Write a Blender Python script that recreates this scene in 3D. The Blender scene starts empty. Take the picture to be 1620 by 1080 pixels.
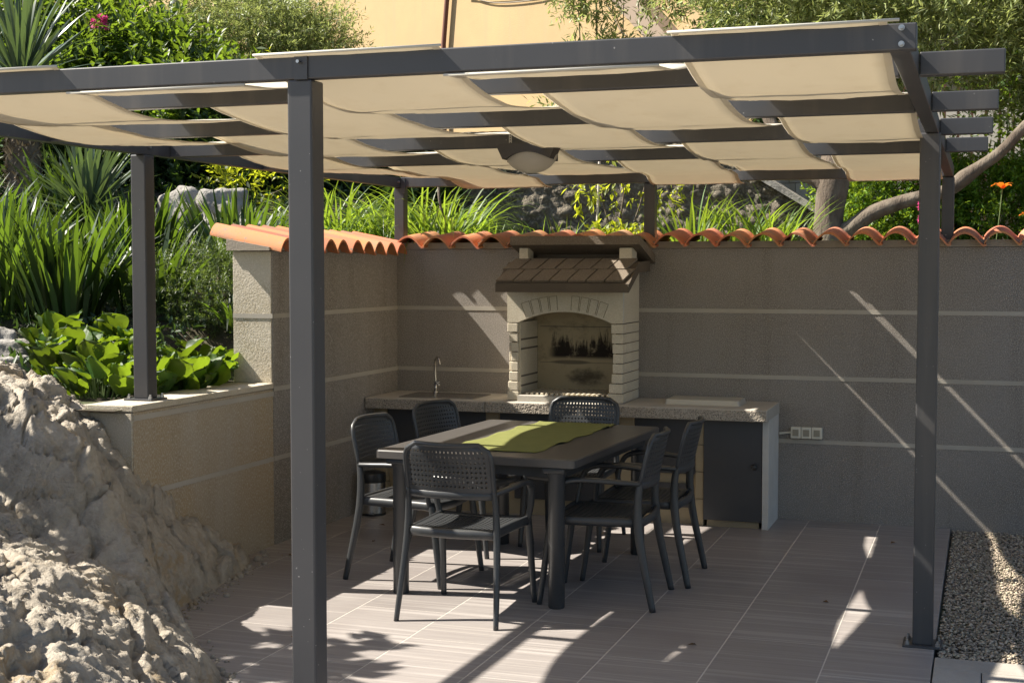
import bpy, bmesh, math, random
import numpy as np
from mathutils import Vector, Matrix, noise, Euler
R = math.radians
random.seed(7)
rng = np.random.default_rng(11)
S = bpy.context.scene
C = S.collection

# ------------------------------------------------------------------ camera, sky, sun, exposure
cd = bpy.data.cameras.new('camera'); cam = bpy.data.objects.new('camera', cd); C.objects.link(cam)
cam.location = (0, 0, 1.69)
cam.rotation_euler = (R(90 - 3.045), 0, R(18.777))
cd.sensor_width = 36; cd.lens = 2198.6 / 1620 * 36
cd.clip_start = .05; cd.clip_end = 2000
S.camera = cam
SUN = Vector((.95, .19, -1)).normalized()          # direction the light travels
W = bpy.data.worlds.new('World'); S.world = W; W.use_nodes = True
nt = W.node_tree; bg = nt.nodes['Background']
sky = nt.nodes.new('ShaderNodeTexSky'); sky.sky_type = 'NISHITA'; sky.sun_disc = False
sky.sun_elevation = math.asin(-SUN.z); sky.sun_rotation = math.atan2(-SUN.x, -SUN.y)
nt.links.new(sky.outputs[0], bg.inputs[0]); bg.inputs[1].default_value = .064
sd = bpy.data.lights.new('sun', 'SUN'); sd.energy = 5.0; sd.angle = R(.5); sd.color = (1, .93, .82)
so = bpy.data.objects.new('sun', sd); C.objects.link(so)
so.rotation_euler = SUN.to_track_quat('-Z', 'Y').to_euler(); so.location = (-10, -2, 12)
S.view_settings.view_transform = 'Standard'; S.view_settings.look = 'None'
S.view_settings.exposure = 1.42; S.view_settings.gamma = 1
S.cycles.max_bounces = 8; S.cycles.transparent_max_bounces = 8

# ------------------------------------------------------------------ materials
def mat(name, col, rough=.8, var=None, vscale=5, bump=0, bscale=60, metal=0, spec=.5, speck=None, sscale=300,
        island=0, trans=0, tcol=None, stain=None, stscale=1.2, stretch=None, bdist=.01, detail=6, thr=(.45, .7), hue=0, sthr=(.5, .62), streak=None):
    m = bpy.data.materials.new(name); m.use_nodes = True
    n = m.node_tree.nodes; l = m.node_tree.links
    b = n['Principled BSDF']; out = n['Material Output']
    b.inputs['Roughness'].default_value = rough; b.inputs['Metallic'].default_value = metal
    b.inputs['Specular IOR Level'].default_value = spec
    tc = n.new('ShaderNodeTexCoord'); vec = tc.outputs['Object']
    if stretch:
        mp = n.new('ShaderNodeMapping'); mp.inputs['Scale'].default_value = stretch
        l.new(vec, mp.inputs[0]); vec = mp.outputs[0]
    def nz(scale, det=detail, r=.6, v=None):
        t = n.new('ShaderNodeTexNoise'); t.inputs['Scale'].default_value = scale
        t.inputs['Detail'].default_value = det; t.inputs['Roughness'].default_value = r
        l.new(v or vec, t.inputs['Vector']); return t.outputs['Fac']
    def ramp(f, lo, hi):
        r_ = n.new('ShaderNodeMapRange'); r_.inputs[1].default_value = lo; r_.inputs[2].default_value = hi
        l.new(f, r_.inputs[0]); return r_.outputs[0]
    def mix(f, a, c):
        x = n.new('ShaderNodeMix'); x.data_type = 'RGBA'
        if isinstance(f, (int, float)): x.inputs[0].default_value = f
        else: l.new(f, x.inputs[0])
        for s, v in ((x.inputs[6], a), (x.inputs[7], c)):
            if isinstance(v, tuple): s.default_value = (*v, 1)
            else: l.new(v, s)
        return x.outputs[2]
    cur = col
    if var: cur = mix(ramp(nz(vscale), .3, .7), cur, var)
    if stain: cur = mix(ramp(nz(stscale, 4), *thr), cur, stain)
    if streak:
        m2 = n.new('ShaderNodeMapping'); m2.inputs['Scale'].default_value = (7, 7, .45); l.new(tc.outputs['Object'], m2.inputs[0])
        cur = mix(ramp(nz(1, 5, .6, m2.outputs[0]), .52, .72), cur, streak)
    if speck: cur = mix(ramp(nz(sscale, 1), *sthr), cur, speck)
    if island:
        g = n.new('ShaderNodeNewGeometry'); h = n.new('ShaderNodeHueSaturation')
        r_ = n.new('ShaderNodeMapRange'); r_.inputs[3].default_value = 1 - island; r_.inputs[4].default_value = 1 + island
        l.new(g.outputs['Random Per Island'], r_.inputs[0]); l.new(r_.outputs[0], h.inputs['Value'])
        if hue:
            r2 = n.new('ShaderNodeMath'); r2.operation = 'MULTIPLY'; r2.inputs[1].default_value = 7.31
            r3 = n.new('ShaderNodeMath'); r3.operation = 'FRACT'
            r4 = n.new('ShaderNodeMapRange'); r4.inputs[3].default_value = .5 - hue; r4.inputs[4].default_value = .5 + hue
            l.new(g.outputs['Random Per Island'], r2.inputs[0]); l.new(r2.outputs[0], r3.inputs[0])
            l.new(r3.outputs[0], r4.inputs[0]); l.new(r4.outputs[0], h.inputs['Hue'])
        if isinstance(cur, tuple): h.inputs['Color'].default_value = (*cur, 1)
        else: l.new(cur, h.inputs['Color'])
        cur = h.outputs[0]
    if isinstance(cur, tuple): b.inputs['Base Color'].default_value = (*cur, 1)
    else: l.new(cur, b.inputs['Base Color'])
    if bump:
        bp = n.new('ShaderNodeBump'); bp.inputs['Strength'].default_value = bump; bp.inputs['Distance'].default_value = bdist
        l.new(nz(bscale, detail, .65), bp.inputs['Height']); l.new(bp.outputs[0], b.inputs['Normal'])
    if trans:
        t = n.new('ShaderNodeBsdfTranslucent'); ms = n.new('ShaderNodeMixShader'); ms.inputs[0].default_value = trans
        if tcol: t.inputs[0].default_value = (*tcol, 1)
        elif isinstance(cur, tuple): t.inputs[0].default_value = (*cur, 1)
        if island and tcol:
            h2 = n.new('ShaderNodeHueSaturation'); h2.inputs['Color'].default_value = (*tcol, 1)
            l.new(r_.outputs[0], h2.inputs['Value']); l.new(h2.outputs[0], t.inputs[0])
        l.new(b.outputs[0], ms.inputs[1]); l.new(t.outputs[0], ms.inputs[2]); l.new(ms.outputs[0], out.inputs[0])
    return m

def leafmat(name, col, tcol, rough=.45, trans=.4, isl=.35, spec=.5, hue=.02):
    return mat(name, col, rough, island=isl, trans=trans, tcol=tcol, spec=spec, hue=hue)

M = {}
M['metal'] = mat('anthracite_paint', (.042, .042, .045), .42, var=(.050, .049, .051), vscale=3, bump=.12, bscale=300, bdist=.001, speck=(.24, .23, .22), sscale=75, sthr=(.775, .79), streak=(.075, .07, .066))
M['metal_dk'] = mat('anthracite_panel', (.045, .045, .048), .5, var=(.052, .05, .05), vscale=4)
M['bolt'] = mat('zinc_bolt', (.42, .42, .42), .35, metal=1)
M['canvas'] = mat('cream_canvas', (.70, .655, .55), .9, var=(.67, .625, .52), vscale=2.5, bump=.25, bscale=500, bdist=.001, trans=.41, tcol=(.72, .655, .53), stain=(.55, .49, .38), stscale=1.2, thr=(.55, .8), streak=(.62, .56, .44))
M['hem'] = mat('canvas_hem', (.48, .46, .40), .85)
M['plaster'] = mat('grey_render', (.25, .226, .202), .95, var=(.215, .193, .171), vscale=1.6, speck=(.37, .34, .305), sscale=170, bump=1, bscale=200, bdist=.006, stain=(.19, .165, .135), stscale=.7, streak=(.185, .162, .138))
M['plaster_low'] = mat('stained_bounce_render', (.37, .325, .26), .95, var=(.33, .275, .205), vscale=1.6, speck=(.43, .38, .30), sscale=150, bump=.9, bscale=180, bdist=.004, stain=(.33, .24, .13), stscale=1.1, stretch=(1, 1, .45), streak=(.30, .24, .16))  # ochre stains over a base colour lightened for bounce off the sunlit floor
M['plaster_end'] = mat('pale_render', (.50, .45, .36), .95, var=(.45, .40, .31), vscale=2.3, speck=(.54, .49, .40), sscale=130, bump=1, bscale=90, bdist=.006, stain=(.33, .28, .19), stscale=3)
M['band'] = mat('render_band', (.40, .37, .32), .9, var=(.34, .31, .26), vscale=3, bump=.3, bscale=150, bdist=.002)
M['terracotta'] = mat('terracotta_tile', (.52, .185, .072), .8, var=(.42, .165, .08), vscale=8, island=.25, bump=.4, bscale=90, bdist=.003, stain=(.30, .17, .105), stscale=5, thr=(.5, .72), hue=.014, speck=(.22, .17, .12), sscale=40, sthr=(.66, .72))
M['mortar'] = mat('mortar', (.30, .26, .21), .95, bump=.7, bscale=90, bdist=.006)
M['concrete'] = mat('concrete', (.42, .395, .345), .9, var=(.35, .32, .275), vscale=5, bump=.4, bscale=120, bdist=.003, speck=(.42, .39, .34), sscale=200)
M['block'] = mat('concrete_block', (.36, .29, .185), .95, var=(.29, .23, .145), vscale=3, bump=.6, bscale=90, bdist=.004)
M['whitewash'] = mat('whitewashed_block', (.56, .55, .52), .9, var=(.48, .46, .42), vscale=6, bump=.4, bscale=120, bdist=.003)
M['agg'] = mat('exposed_aggregate', (.40, .35, .285), .9, speck=(.13, .11, .09), sscale=190, bump=1, bscale=75, bdist=.008, detail=1)
M['grillstone'] = mat('pale_cast_stone', (.58, .51, .39), .9, var=(.50, .44, .33), vscale=4, bump=.4, bscale=140, bdist=.003, speck=(.63, .57, .46), sscale=220)
M['grilltrim'] = mat('white_mortar', (.52, .50, .45), .9)
M['shingle'] = mat('brown_cast_shingle', (.155, .122, .09), .9, var=(.12, .094, .07), vscale=6, bump=.6, bscale=100, bdist=.005, speck=(.20, .165, .125), sscale=160)
M['voussoir'] = mat('incised_joint', (.25, .215, .155), .95)
M['hoodbase'] = mat('dark_cast_hood', (.105, .083, .062), .95, var=(.085, .067, .05), vscale=6, bump=.6, bscale=100, bdist=.005)
M['groove'] = mat('dark_joint_mortar', (.12, .10, .08), .95)  # plain dark mortar tone, shared by joints, slots, ash bed and backings
M['chair'] = mat('charcoal_resin', (.034, .036, .038), .38, var=(.041, .043, .045), vscale=8, bump=.15, bscale=500, bdist=.001)
M['table'] = mat('charcoal_laminate', (.075, .070, .066), .32, var=(.088, .082, .078), vscale=5, bump=.08, bscale=400, bdist=.001)
M['runner'] = mat('olive_green_cloth', (.15, .16, .035), .9, var=(.18, .19, .05), vscale=14, bump=.8, bscale=45, bdist=.004, trans=.1, tcol=(.30, .36, .05))
M['steel'] = mat('stainless_steel', (.52, .50, .47), .27, metal=1, bump=.05, bscale=300, bdist=.0005)
M['black'] = mat('black_plastic', (.02, .02, .02), .4)
M['rubber'] = mat('grey_rubber', (.10, .10, .10), .7)
M['white_plastic'] = mat('off_white_plastic', (.62, .59, .50), .45)
M['socket_lid'] = mat('tinted_lid', (.26, .235, .18), .3)
M['glass_lamp'] = mat('frosted_glass', (.62, .58, .50), .35, trans=.45, tcol=(.7, .64, .52))
M['lamp_dark'] = mat('dark_lamp_frame', (.035, .032, .032), .5)
M['tray'] = mat('enamel_tray', (.46, .44, .38), .4, metal=.2)
M['soil'] = mat('garden_soil', (.05, .038, .025), .98, var=(.08, .06, .04), vscale=6, bump=1, bscale=25, bdist=.03, stain=(.06, .075, .025), stscale=3)
M['ground'] = mat('dry_ground', (.22, .19, .14), .98, var=(.16, .14, .09), vscale=.6, bump=.6, bscale=20, bdist=.02)
M['rubble'] = mat('rubble_stone', (.115, .095, .07), .95, var=(.19, .16, .12), vscale=5, bump=1, bscale=22, bdist=.05, speck=(.22, .19, .14), sscale=40, stain=(.055, .05, .035), stscale=3)
M['boulder'] = mat('limestone_boulder', (.33, .31, .28), .95, var=(.20, .185, .165), vscale=5, bump=1, bscale=14, bdist=.03)
M['edging'] = mat('concrete_edging', (.40, .37, .33), .85, var=(.27, .245, .21), vscale=4, speck=(.34, .31, .27), sscale=200, bump=.15, bscale=200, bdist=.001)
M['pebble'] = mat('river_pebble', (.36, .30, .225), .85, island=.55, hue=.02)
M['grout'] = mat('pale_grout', (.60, .56, .50), .9)
M['stucco'] = mat('yellow_stucco', (.47, .335, .17), .95, var=(.40, .285, .15), vscale=.9, streak=(.42, .30, .165), bump=.5, bscale=60, bdist=.006)
M['pipe_w'] = mat('pale_blue_pipe', (.50, .55, .60), .5)
M['pipe_b'] = mat('rusty_pipe', (.14, .05, .03), .7)
M['cable'] = mat('grey_cable', (.22, .18, .13), .7)
M['white_wall'] = mat('white_painted_wall', (.66, .65, .62), .9)
M['iron'] = mat('rusty_iron', (.11, .045, .03), .7)
M['stair'] = mat('taupe_concrete', (.28, .215, .16), .9)
M['bark'] = mat('grey_bark', (.155, .12, .088), .95, var=(.075, .056, .04), vscale=9, bump=1, bscale=26, bdist=.02, stretch=(1, 1, .4), stain=(.24, .205, .155), stscale=5)
M['stake'] = mat('pale_cane', (.62, .55, .48), .8)
M['stem'] = mat('green_stem', (.10, .15, .04), .7)
M['fibre'] = mat('palm_fibre', (.42, .31, .20), .95, island=.5)
M['dryleaf'] = mat('dry_leaf', (.16, .085, .035), .8)
M['orange'] = mat('orange_petal', (.80, .20, .02), .6, trans=.4, tcol=(.9, .25, .02), island=.15)
M['pink'] = mat('pink_petal', (.55, .06, .22), .6, trans=.3, tcol=(.7, .1, .3), island=.2)
M['iris'] = leafmat('iris_leaf', (.028, .06, .02), (.125, .205, .014), isl=.55, hue=.03)
M['yucca'] = leafmat('yucca_leaf', (.075, .115, .075), (.15, .22, .05), rough=.35, trans=.22)
M['grass'] = leafmat('grass_blade', (.085, .15, .022), (.32, .45, .035), trans=.45)
M['olive'] = leafmat('olive_leaf', (.22, .255, .10), (.40, .46, .13), trans=.38, isl=.45)
M['lemon'] = leafmat('lemon_leaf', (.042, .082, .018), (.20, .30, .02), trans=.45)
M['bright'] = leafmat('young_leaf', (.16, .19, .015), (.55, .60, .03), trans=.5)
M['dark'] = leafmat('dark_leaf', (.03, .06, .018), (.09, .16, .02), trans=.25)
M['berg'] = leafmat('broad_leaf', (.05, .10, .018), (.22, .32, .015), rough=.5, trans=.42, isl=.5, spec=.4, hue=.035)
M['rosem'] = leafmat('rosemary_leaf', (.065, .10, .03), (.20, .28, .04), trans=.3)
M['thuja'] = leafmat('thuja_leaf', (.10, .19, .02), (.40, .55, .03), trans=.35)

def rockmat():
    m = mat('limestone', (.50, .45, .375), .95, var=(.27, .232, .18), vscale=9, bump=1, bscale=38, bdist=.025, stain=(.37, .28, .17), stscale=3.3, thr=(.55, .72), detail=11, speck=(.40, .355, .29), sscale=24)
    return m
M['rock'] = rockmat()

def tilemat():
    m = bpy.data.materials.new('porcelain_plank'); m.use_nodes = True
    n = m.node_tree.nodes; l = m.node_tree.links; b = n['Principled BSDF']
    tc = n.new('ShaderNodeTexCoord'); geo = n.new('ShaderNodeNewGeometry')
    def nz(sc, det, lo, hi, rnd=True):
        mp = n.new('ShaderNodeMapping'); mp.inputs['Scale'].default_value = sc; l.new(tc.outputs['Object'], mp.inputs[0])
        if rnd:
            cm = n.new('ShaderNodeCombineXYZ'); ml = n.new('ShaderNodeMath'); ml.operation = 'MULTIPLY'; ml.inputs[1].default_value = 37
            l.new(geo.outputs['Random Per Island'], ml.inputs[0]); l.new(ml.outputs[0], cm.inputs[2]); l.new(cm.outputs[0], mp.inputs[1])
        t = n.new('ShaderNodeTexNoise'); t.inputs['Scale'].default_value = 1; t.inputs['Detail'].default_value = det
        l.new(mp.outputs[0], t.inputs[0]); r = n.new('ShaderNodeMapRange'); r.inputs[1].default_value = lo; r.inputs[2].default_value = hi
        l.new(t.outputs['Fac'], r.inputs[0]); return r.outputs[0]
    def mix(f, a, c):
        x = n.new('ShaderNodeMix'); x.data_type = 'RGBA'; l.new(f, x.inputs[0])
        for s, v in ((x.inputs[6], a), (x.inputs[7], c)):
            if isinstance(v, tuple): s.default_value = (*v, 1)
            else: l.new(v, s)
        return x.outputs[2]
    c = mix(nz((3, 45, 1), 3, .35, .65), (.29, .264, .250), (.25, .227, .215))
    c = mix(nz((.35, 30, 1), 0, .64, .67), c, (.355, .327, .308))
    c = mix(nz((.7, 75, 1), 1, .60, .70), c, (.345, .315, .292))
    c = mix(nz((.9, .9, 1), 3, .5, .75, False), c, (.215, .188, .178))
    h = n.new('ShaderNodeHueSaturation'); r = n.new('ShaderNodeMapRange'); r.inputs[3].default_value = .89; r.inputs[4].default_value = 1.08
    l.new(geo.outputs['Random Per Island'], r.inputs[0]); l.new(r.outputs[0], h.inputs['Value']); l.new(c, h.inputs['Color'])
    l.new(h.outputs[0], b.inputs['Base Color'])
    b.inputs['Roughness'].default_value = .42
    bp = n.new('ShaderNodeBump'); bp.inputs['Strength'].default_value = .25; bp.inputs['Distance'].default_value = .002
    l.new(nz((2, 90, 1), 3, .3, .7), bp.inputs['Height']); l.new(bp.outputs[0], b.inputs['Normal'])
    return m
M['tile'] = tilemat()

ZC0 = .788
def sootmat():
    m = bpy.data.materials.new('sooty_firebrick'); m.use_nodes = True
    n = m.node_tree.nodes; l = m.node_tree.links; b = n['Principled BSDF']; b.inputs['Roughness'].default_value = .95
    tc = n.new('ShaderNodeTexCoord'); sp = n.new('ShaderNodeSeparateXYZ'); l.new(tc.outputs['Object'], sp.inputs[0])
    def mth(op, a, c=None):
        x = n.new('ShaderNodeMath'); x.operation = op; x.use_clamp = False
        for i, v in enumerate((a, c)):
            if v is None: continue
            if isinstance(v, (int, float)): x.inputs[i].default_value = v
            else: l.new(v, x.inputs[i])
        return x.outputs[0]
    def nz(vec, sc, det):
        mp = n.new('ShaderNodeMapping'); mp.inputs['Scale'].default_value = sc; l.new(vec, mp.inputs[0])
        t = n.new('ShaderNodeTexNoise'); t.inputs['Scale'].default_value = 1; t.inputs['Detail'].default_value = det
        t.inputs['Roughness'].default_value = .7; l.new(mp.outputs[0], t.inputs[0]); return t.outputs['Fac']
    def sm(v, lo, hi):
        r = n.new('ShaderNodeMapRange'); r.interpolation_type = 'SMOOTHSTEP'; r.inputs[1].default_value = lo; r.inputs[2].default_value = hi
        l.new(v, r.inputs[0]); return r.outputs[0]
    o = tc.outputs['Object']; z = sp.outputs[2]; x = sp.outputs[0]
    x = mth('ADD', x, -2.66); z = mth('ADD', z, ZC0)
    # a band of soot tongues rising from z = 1.06, x from -2.86
    spikes = mth('MULTIPLY', mth('POWER', nz(o, (26, 1, 3), 6), 2.2), .55)
    top = mth('ADD', spikes, 1.045)
    above = sm(mth('SUBTRACT', z, 1.055), -.012, .02)
    below = mth('SUBTRACT', 1.0, sm(mth('SUBTRACT', z, top), -.03, .045))
    side = mth('MULTIPLY', sm(x, -2.93, -2.84), mth('SUBTRACT', 1.0, sm(x, -2.42, -2.36)))
    f = mth('MULTIPLY', mth('MULTIPLY', mth('MULTIPLY', above, below), side), sm(nz(o, (9, 1, 14), 6), .24, .46))
    dx = mth('MULTIPLY', mth('ADD', x, 2.62), 5.5); dz = mth('MULTIPLY', mth('SUBTRACT', z, .925), 13)
    bl = mth('SUBTRACT', 1.0, sm(mth('ADD', mth('ADD', mth('MULTIPLY', dx, dx), mth('MULTIPLY', dz, dz)), mth('MULTIPLY', nz(o, (14, 1, 22), 5), 1.6)), .7, 1.7))
    f = mth('MAXIMUM', f, mth('MULTIPLY', bl, .8))
    d2x = mth('MULTIPLY', mth('ADD', x, 2.74), 6.5); d2z = mth('MULTIPLY', mth('SUBTRACT', z, 1.028), 60)
    b2 = mth('SUBTRACT', 1.0, sm(mth('ADD', mth('MULTIPLY', d2x, d2x), mth('MULTIPLY', d2z, d2z)), .4, 1.2))
    f = mth('MAXIMUM', f, mth('MULTIPLY', b2, .6))
    f = mth('MAXIMUM', f, mth('MULTIPLY', sm(nz(o, (5, 1, 7), 5), .45, .8), .75))
    mx = n.new('ShaderNodeMix'); mx.data_type = 'RGBA'; l.new(f, mx.inputs[0])
    mx.inputs[6].default_value = (.36, .30, .195, 1); mx.inputs[7].default_value = (.018, .013, .01, 1)
    l.new(mx.outputs[2], b.inputs['Base Color']); return m
M['soot'] = sootmat()

# ------------------------------------------------------------------ mesh helpers
class MB:
    def __init__(s): s.v = []; s.f = []; s.mi = []
    def add(s, vs, fs):
        o = len(s.v); s.v += [tuple(p) for p in vs]; s.f += [tuple(i + o for i in f) for f in fs]; return s
    def box(s, x0, x1, y0, y1, z0, z1, bev=0):
        if bev <= 0:
            vs = [(x, y, z) for z in (z0, z1) for y in (y0, y1) for x in (x0, x1)]
            return s.add(vs, [(0, 2, 3, 1), (4, 5, 7, 6), (0, 1, 5, 4), (2, 6, 7, 3), (0, 4, 6, 2), (1, 3, 7, 5)])
        b = bmesh.new(); bmesh.ops.create_cube(b, size=1)
        bmesh.ops.scale(b, vec=(x1 - x0, y1 - y0, z1 - z0), verts=b.verts)
        bmesh.ops.translate(b, vec=((x0 + x1) / 2, (y0 + y1) / 2, (z0 + z1) / 2), verts=b.verts)
        bmesh.ops.bevel(b, geom=b.edges[:], offset=bev, segments=2, affect='EDGES', profile=.5)
        b.verts.index_update(); s.add([v.co for v in b.verts], [[v.index for v in f.verts] for f in b.faces]); b.free(); return s
    def tube(s, pts, rad, n=10, smooth=0, cap=True, flat=(1, 1)):
        pts = [Vector(p) for p in pts]
        if not isinstance(rad, (list, tuple)): rad = [rad] * len(pts)
        if smooth:
            P, Q = [], []
            for i in range(len(pts) - 1):
                p0 = pts[max(i - 1, 0)]; p1 = pts[i]; p2 = pts[i + 1]; p3 = pts[min(i + 2, len(pts) - 1)]
                for k in range(smooth):
                    t = k / smooth
                    P.append(.5 * ((2 * p1) + (p2 - p0) * t + (2 * p0 - 5 * p1 + 4 * p2 - p3) * t * t + (3 * p1 - p0 - 3 * p2 + p3) * t ** 3))
                    Q.append(rad[i] * (1 - t) + rad[i + 1] * t)
            P.append(pts[-1]); Q.append(rad[-1]); pts, rad = P, Q
        o = len(s.v); up = None
        for i, p in enumerate(pts):
            d = (pts[min(i + 1, len(pts) - 1)] - pts[max(i - 1, 0)]).normalized()
            if up is None:
                a = Vector((0, 0, 1)) if abs(d.z) < .9 else Vector((0, 1, 0)); up = (a - d * a.dot(d)).normalized()
            else: up = (up - d * up.dot(d)).normalized()
            sd_ = d.cross(up)
            for k in range(n):
                a = 2 * math.pi * k / n
                s.v.append(tuple(p + (up * math.cos(a) * flat[0] + sd_ * math.sin(a) * flat[1]) * rad[i]))
        for i in range(len(pts) - 1):
            for k in range(n):
                a = o + i * n + k; b = o + i * n + (k + 1) % n; s.f.append((a, b, b + n, a + n))
        if cap:
            s.f.append(tuple(o + k for k in range(n))[::-1]); e = o + (len(pts) - 1) * n; s.f.append(tuple(e + k for k in range(n)))
        return s
    def cyl(s, c, r, z0, z1, n=24, r2=None):
        return s.tube([(c[0], c[1], z0), (c[0], c[1], z1)], [r, r if r2 is None else r2], n)
    def lathe(s, c, prof, n=28):
        o = len(s.v)
        for r, z in prof:
            for k in range(n):
                a = 2 * math.pi * k / n; s.v.append((c[0] + r * math.cos(a), c[1] + r * math.sin(a), c[2] + z))
        for i in range(len(prof) - 1):
            for k in range(n):
                a = o + i * n + k; b = o + i * n + (k + 1) % n; s.f.append((a, b, b + n, a + n))
        return s
    def prism(s, pts2, ax, a0, a1):
        """extrude a 2-D polygon along an axis: ax 'x' takes (y,z), 'y' takes (x,z), 'z' takes (x,y)"""
        def P(p, a): return {'x': (a, p[0], p[1]), 'y': (p[0], a, p[1]), 'z': (p[0], p[1], a)}[ax]
        n = len(pts2); vs = [P(p, a0) for p in pts2] + [P(p, a1) for p in pts2]
        fs = [tuple(range(n)), tuple(range(n, 2 * n))[::-1]] + [(i, i + n, (i + 1) % n + n, (i + 1) % n) for i in range(n)]
        return s.add(vs, fs)
    def rot(s, c, rz):
        m = Matrix.Translation(c) @ Matrix.Rotation(rz, 4, 'Z') @ Matrix.Translation(-Vector(c)); s.v = [tuple(m @ Vector(p)) for p in s.v]; return s
    def build(s, name, m, parent=None, smooth=False, world=True):
        me = bpy.data.meshes.new(name); off = Vector(parent.location) if (parent and world) else Vector((0, 0, 0))
        if parent and world and parent.parent: off += Vector(parent.parent.location)
        me.from_pydata([tuple(Vector(p) - off) for p in s.v], [], s.f)
        b = bmesh.new(); b.from_mesh(me); bmesh.ops.recalc_face_normals(b, faces=b.faces); b.to_mesh(me); b.free()
        return finish(name, me, m, parent, smooth)

def finish(name, me, m, parent, smooth):
    me.materials.append(m)
    if smooth:
        me.polygons.foreach_set('use_smooth', [True] * len(me.polygons))
        if smooth == 'auto':
            me.set_sharp_from_angle(angle=R(38))
    me.update()
    o = bpy.data.objects.new(name, me); C.objects.link(o)
    if parent: o.parent = parent
    return o

def npmesh(name, V, F, m, parent=None, smooth=False):
    """V (n,3) world coordinates, F (m,k) indices"""
    V = np.asarray(V, dtype=np.float64)
    if parent: V = V - np.array(parent.location)[None]
    me = bpy.data.meshes.new(name); k = F.shape[1]
    me.vertices.add(len(V)); me.vertices.foreach_set('co', V.astype(np.float32).ravel())
    me.loops.add(F.size); me.loops.foreach_set('vertex_index', F.astype(np.int32).ravel())
    me.polygons.add(len(F)); me.polygons.foreach_set('loop_start', np.arange(0, F.size, k, dtype=np.int32))
    me.update(calc_edges=True); me.validate()
    return finish(name, me, m, parent, smooth)

def tag(o, label=None, cat=None, group=None, kind=None):
    if label: o['label'] = label
    if cat: o['category'] = cat
    if group: o['group'] = group
    if kind: o['kind'] = kind
    return o
def thing(name, label, cat, loc=(0, 0, 0), group=None):
    o = bpy.data.objects.new(name, None); C.objects.link(o); o.location = loc; o.empty_display_size = .1
    return tag(o, label, cat, group)
def struct(o): o['kind'] = 'structure'; return o

def perforated(fn, nu, nv, hole, th, keep=lambda i, j: True, hv=None):
    """a panel with real holes; fn(u,v)->(point, normal)"""
    hv = hv or hole; V = []; F = []
    for i in range(nu):
        for j in range(nv):
            u0, u1, v0, v1 = i / nu, (i + 1) / nu, j / nv, (j + 1) / nv
            cu, cv, hu, hw = (u0 + u1) / 2, (v0 + v1) / 2, (u1 - u0) * hole / 2, (v1 - v0) * hv / 2
            outer = [(u0, v0), (u1, v0), (u1, v1), (u0, v1)]; inner = [(cu - hu, cv - hw), (cu + hu, cv - hw), (cu + hu, cv + hw), (cu - hu, cv + hw)]
            o = len(V)
            for side in (1, -1):
                for (u, v) in outer + inner:
                    p, n_ = fn(u, v); V.append(tuple(Vector(p) + Vector(n_) * th * .5 * side))
            if keep(i, j):
                for k in range(4):
                    k2 = (k + 1) % 4
                    F += [(o + k, o + k2, o + 4 + k2, o + 4 + k), (o + 8 + k, o + 12 + k, o + 12 + k2, o + 8 + k2), (o + 4 + k, o + 4 + k2, o + 12 + k2, o + 12 + k)]
            else: F += [(o, o + 1, o + 2, o + 3), (o + 8, o + 11, o + 10, o + 9)]
    m = MB(); m.v = V; m.f = F; return m

# ------------------------------------------------------------------ setting: ground, floor, gravel
struct(MB().add([(-300, -300, -.05), (300, -300, -.05), (300, 300, -.05), (-300, 300, -.05)], [(0, 1, 2, 3)]).build('ground', M['ground']))
fl = MB(); tw, tl, g = .4615, .95, .0028
k0 = -9
for k in range(-9, 3):
    x0 = -1.547 + k * tw; x1 = x0 + tw
    if x0 > -.3: continue
    off = 5.80 + (tl / 2 if k % 2 else 0)
    for j in range(-6, 5):
        y0 = off + j * tl; y1 = y0 + tl
        a, b_, c_, d_ = x0 + g, min(x1 - g, -.185), y0 + g, min(y1 - g, 9.39)
        if d_ - c_ < .02: continue
        fl.add([(a, c_, -.012), (b_, c_, -.012), (b_, d_, -.012), (a, d_, -.012), (a, c_, -.0), (b_, c_, 0), (b_, d_, 0), (a, d_, 0)],
               [(4, 5, 6, 7), (0, 1, 5, 4), (1, 2, 6, 5), (2, 3, 7, 6), (3, 0, 4, 7)])
struct(fl.build('paved_floor', M['tile']))
struct(MB().box(-5.72, -.186, .05, 9.4, -.05, -.0008).build('grout_bed', M['grout']))
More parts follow.
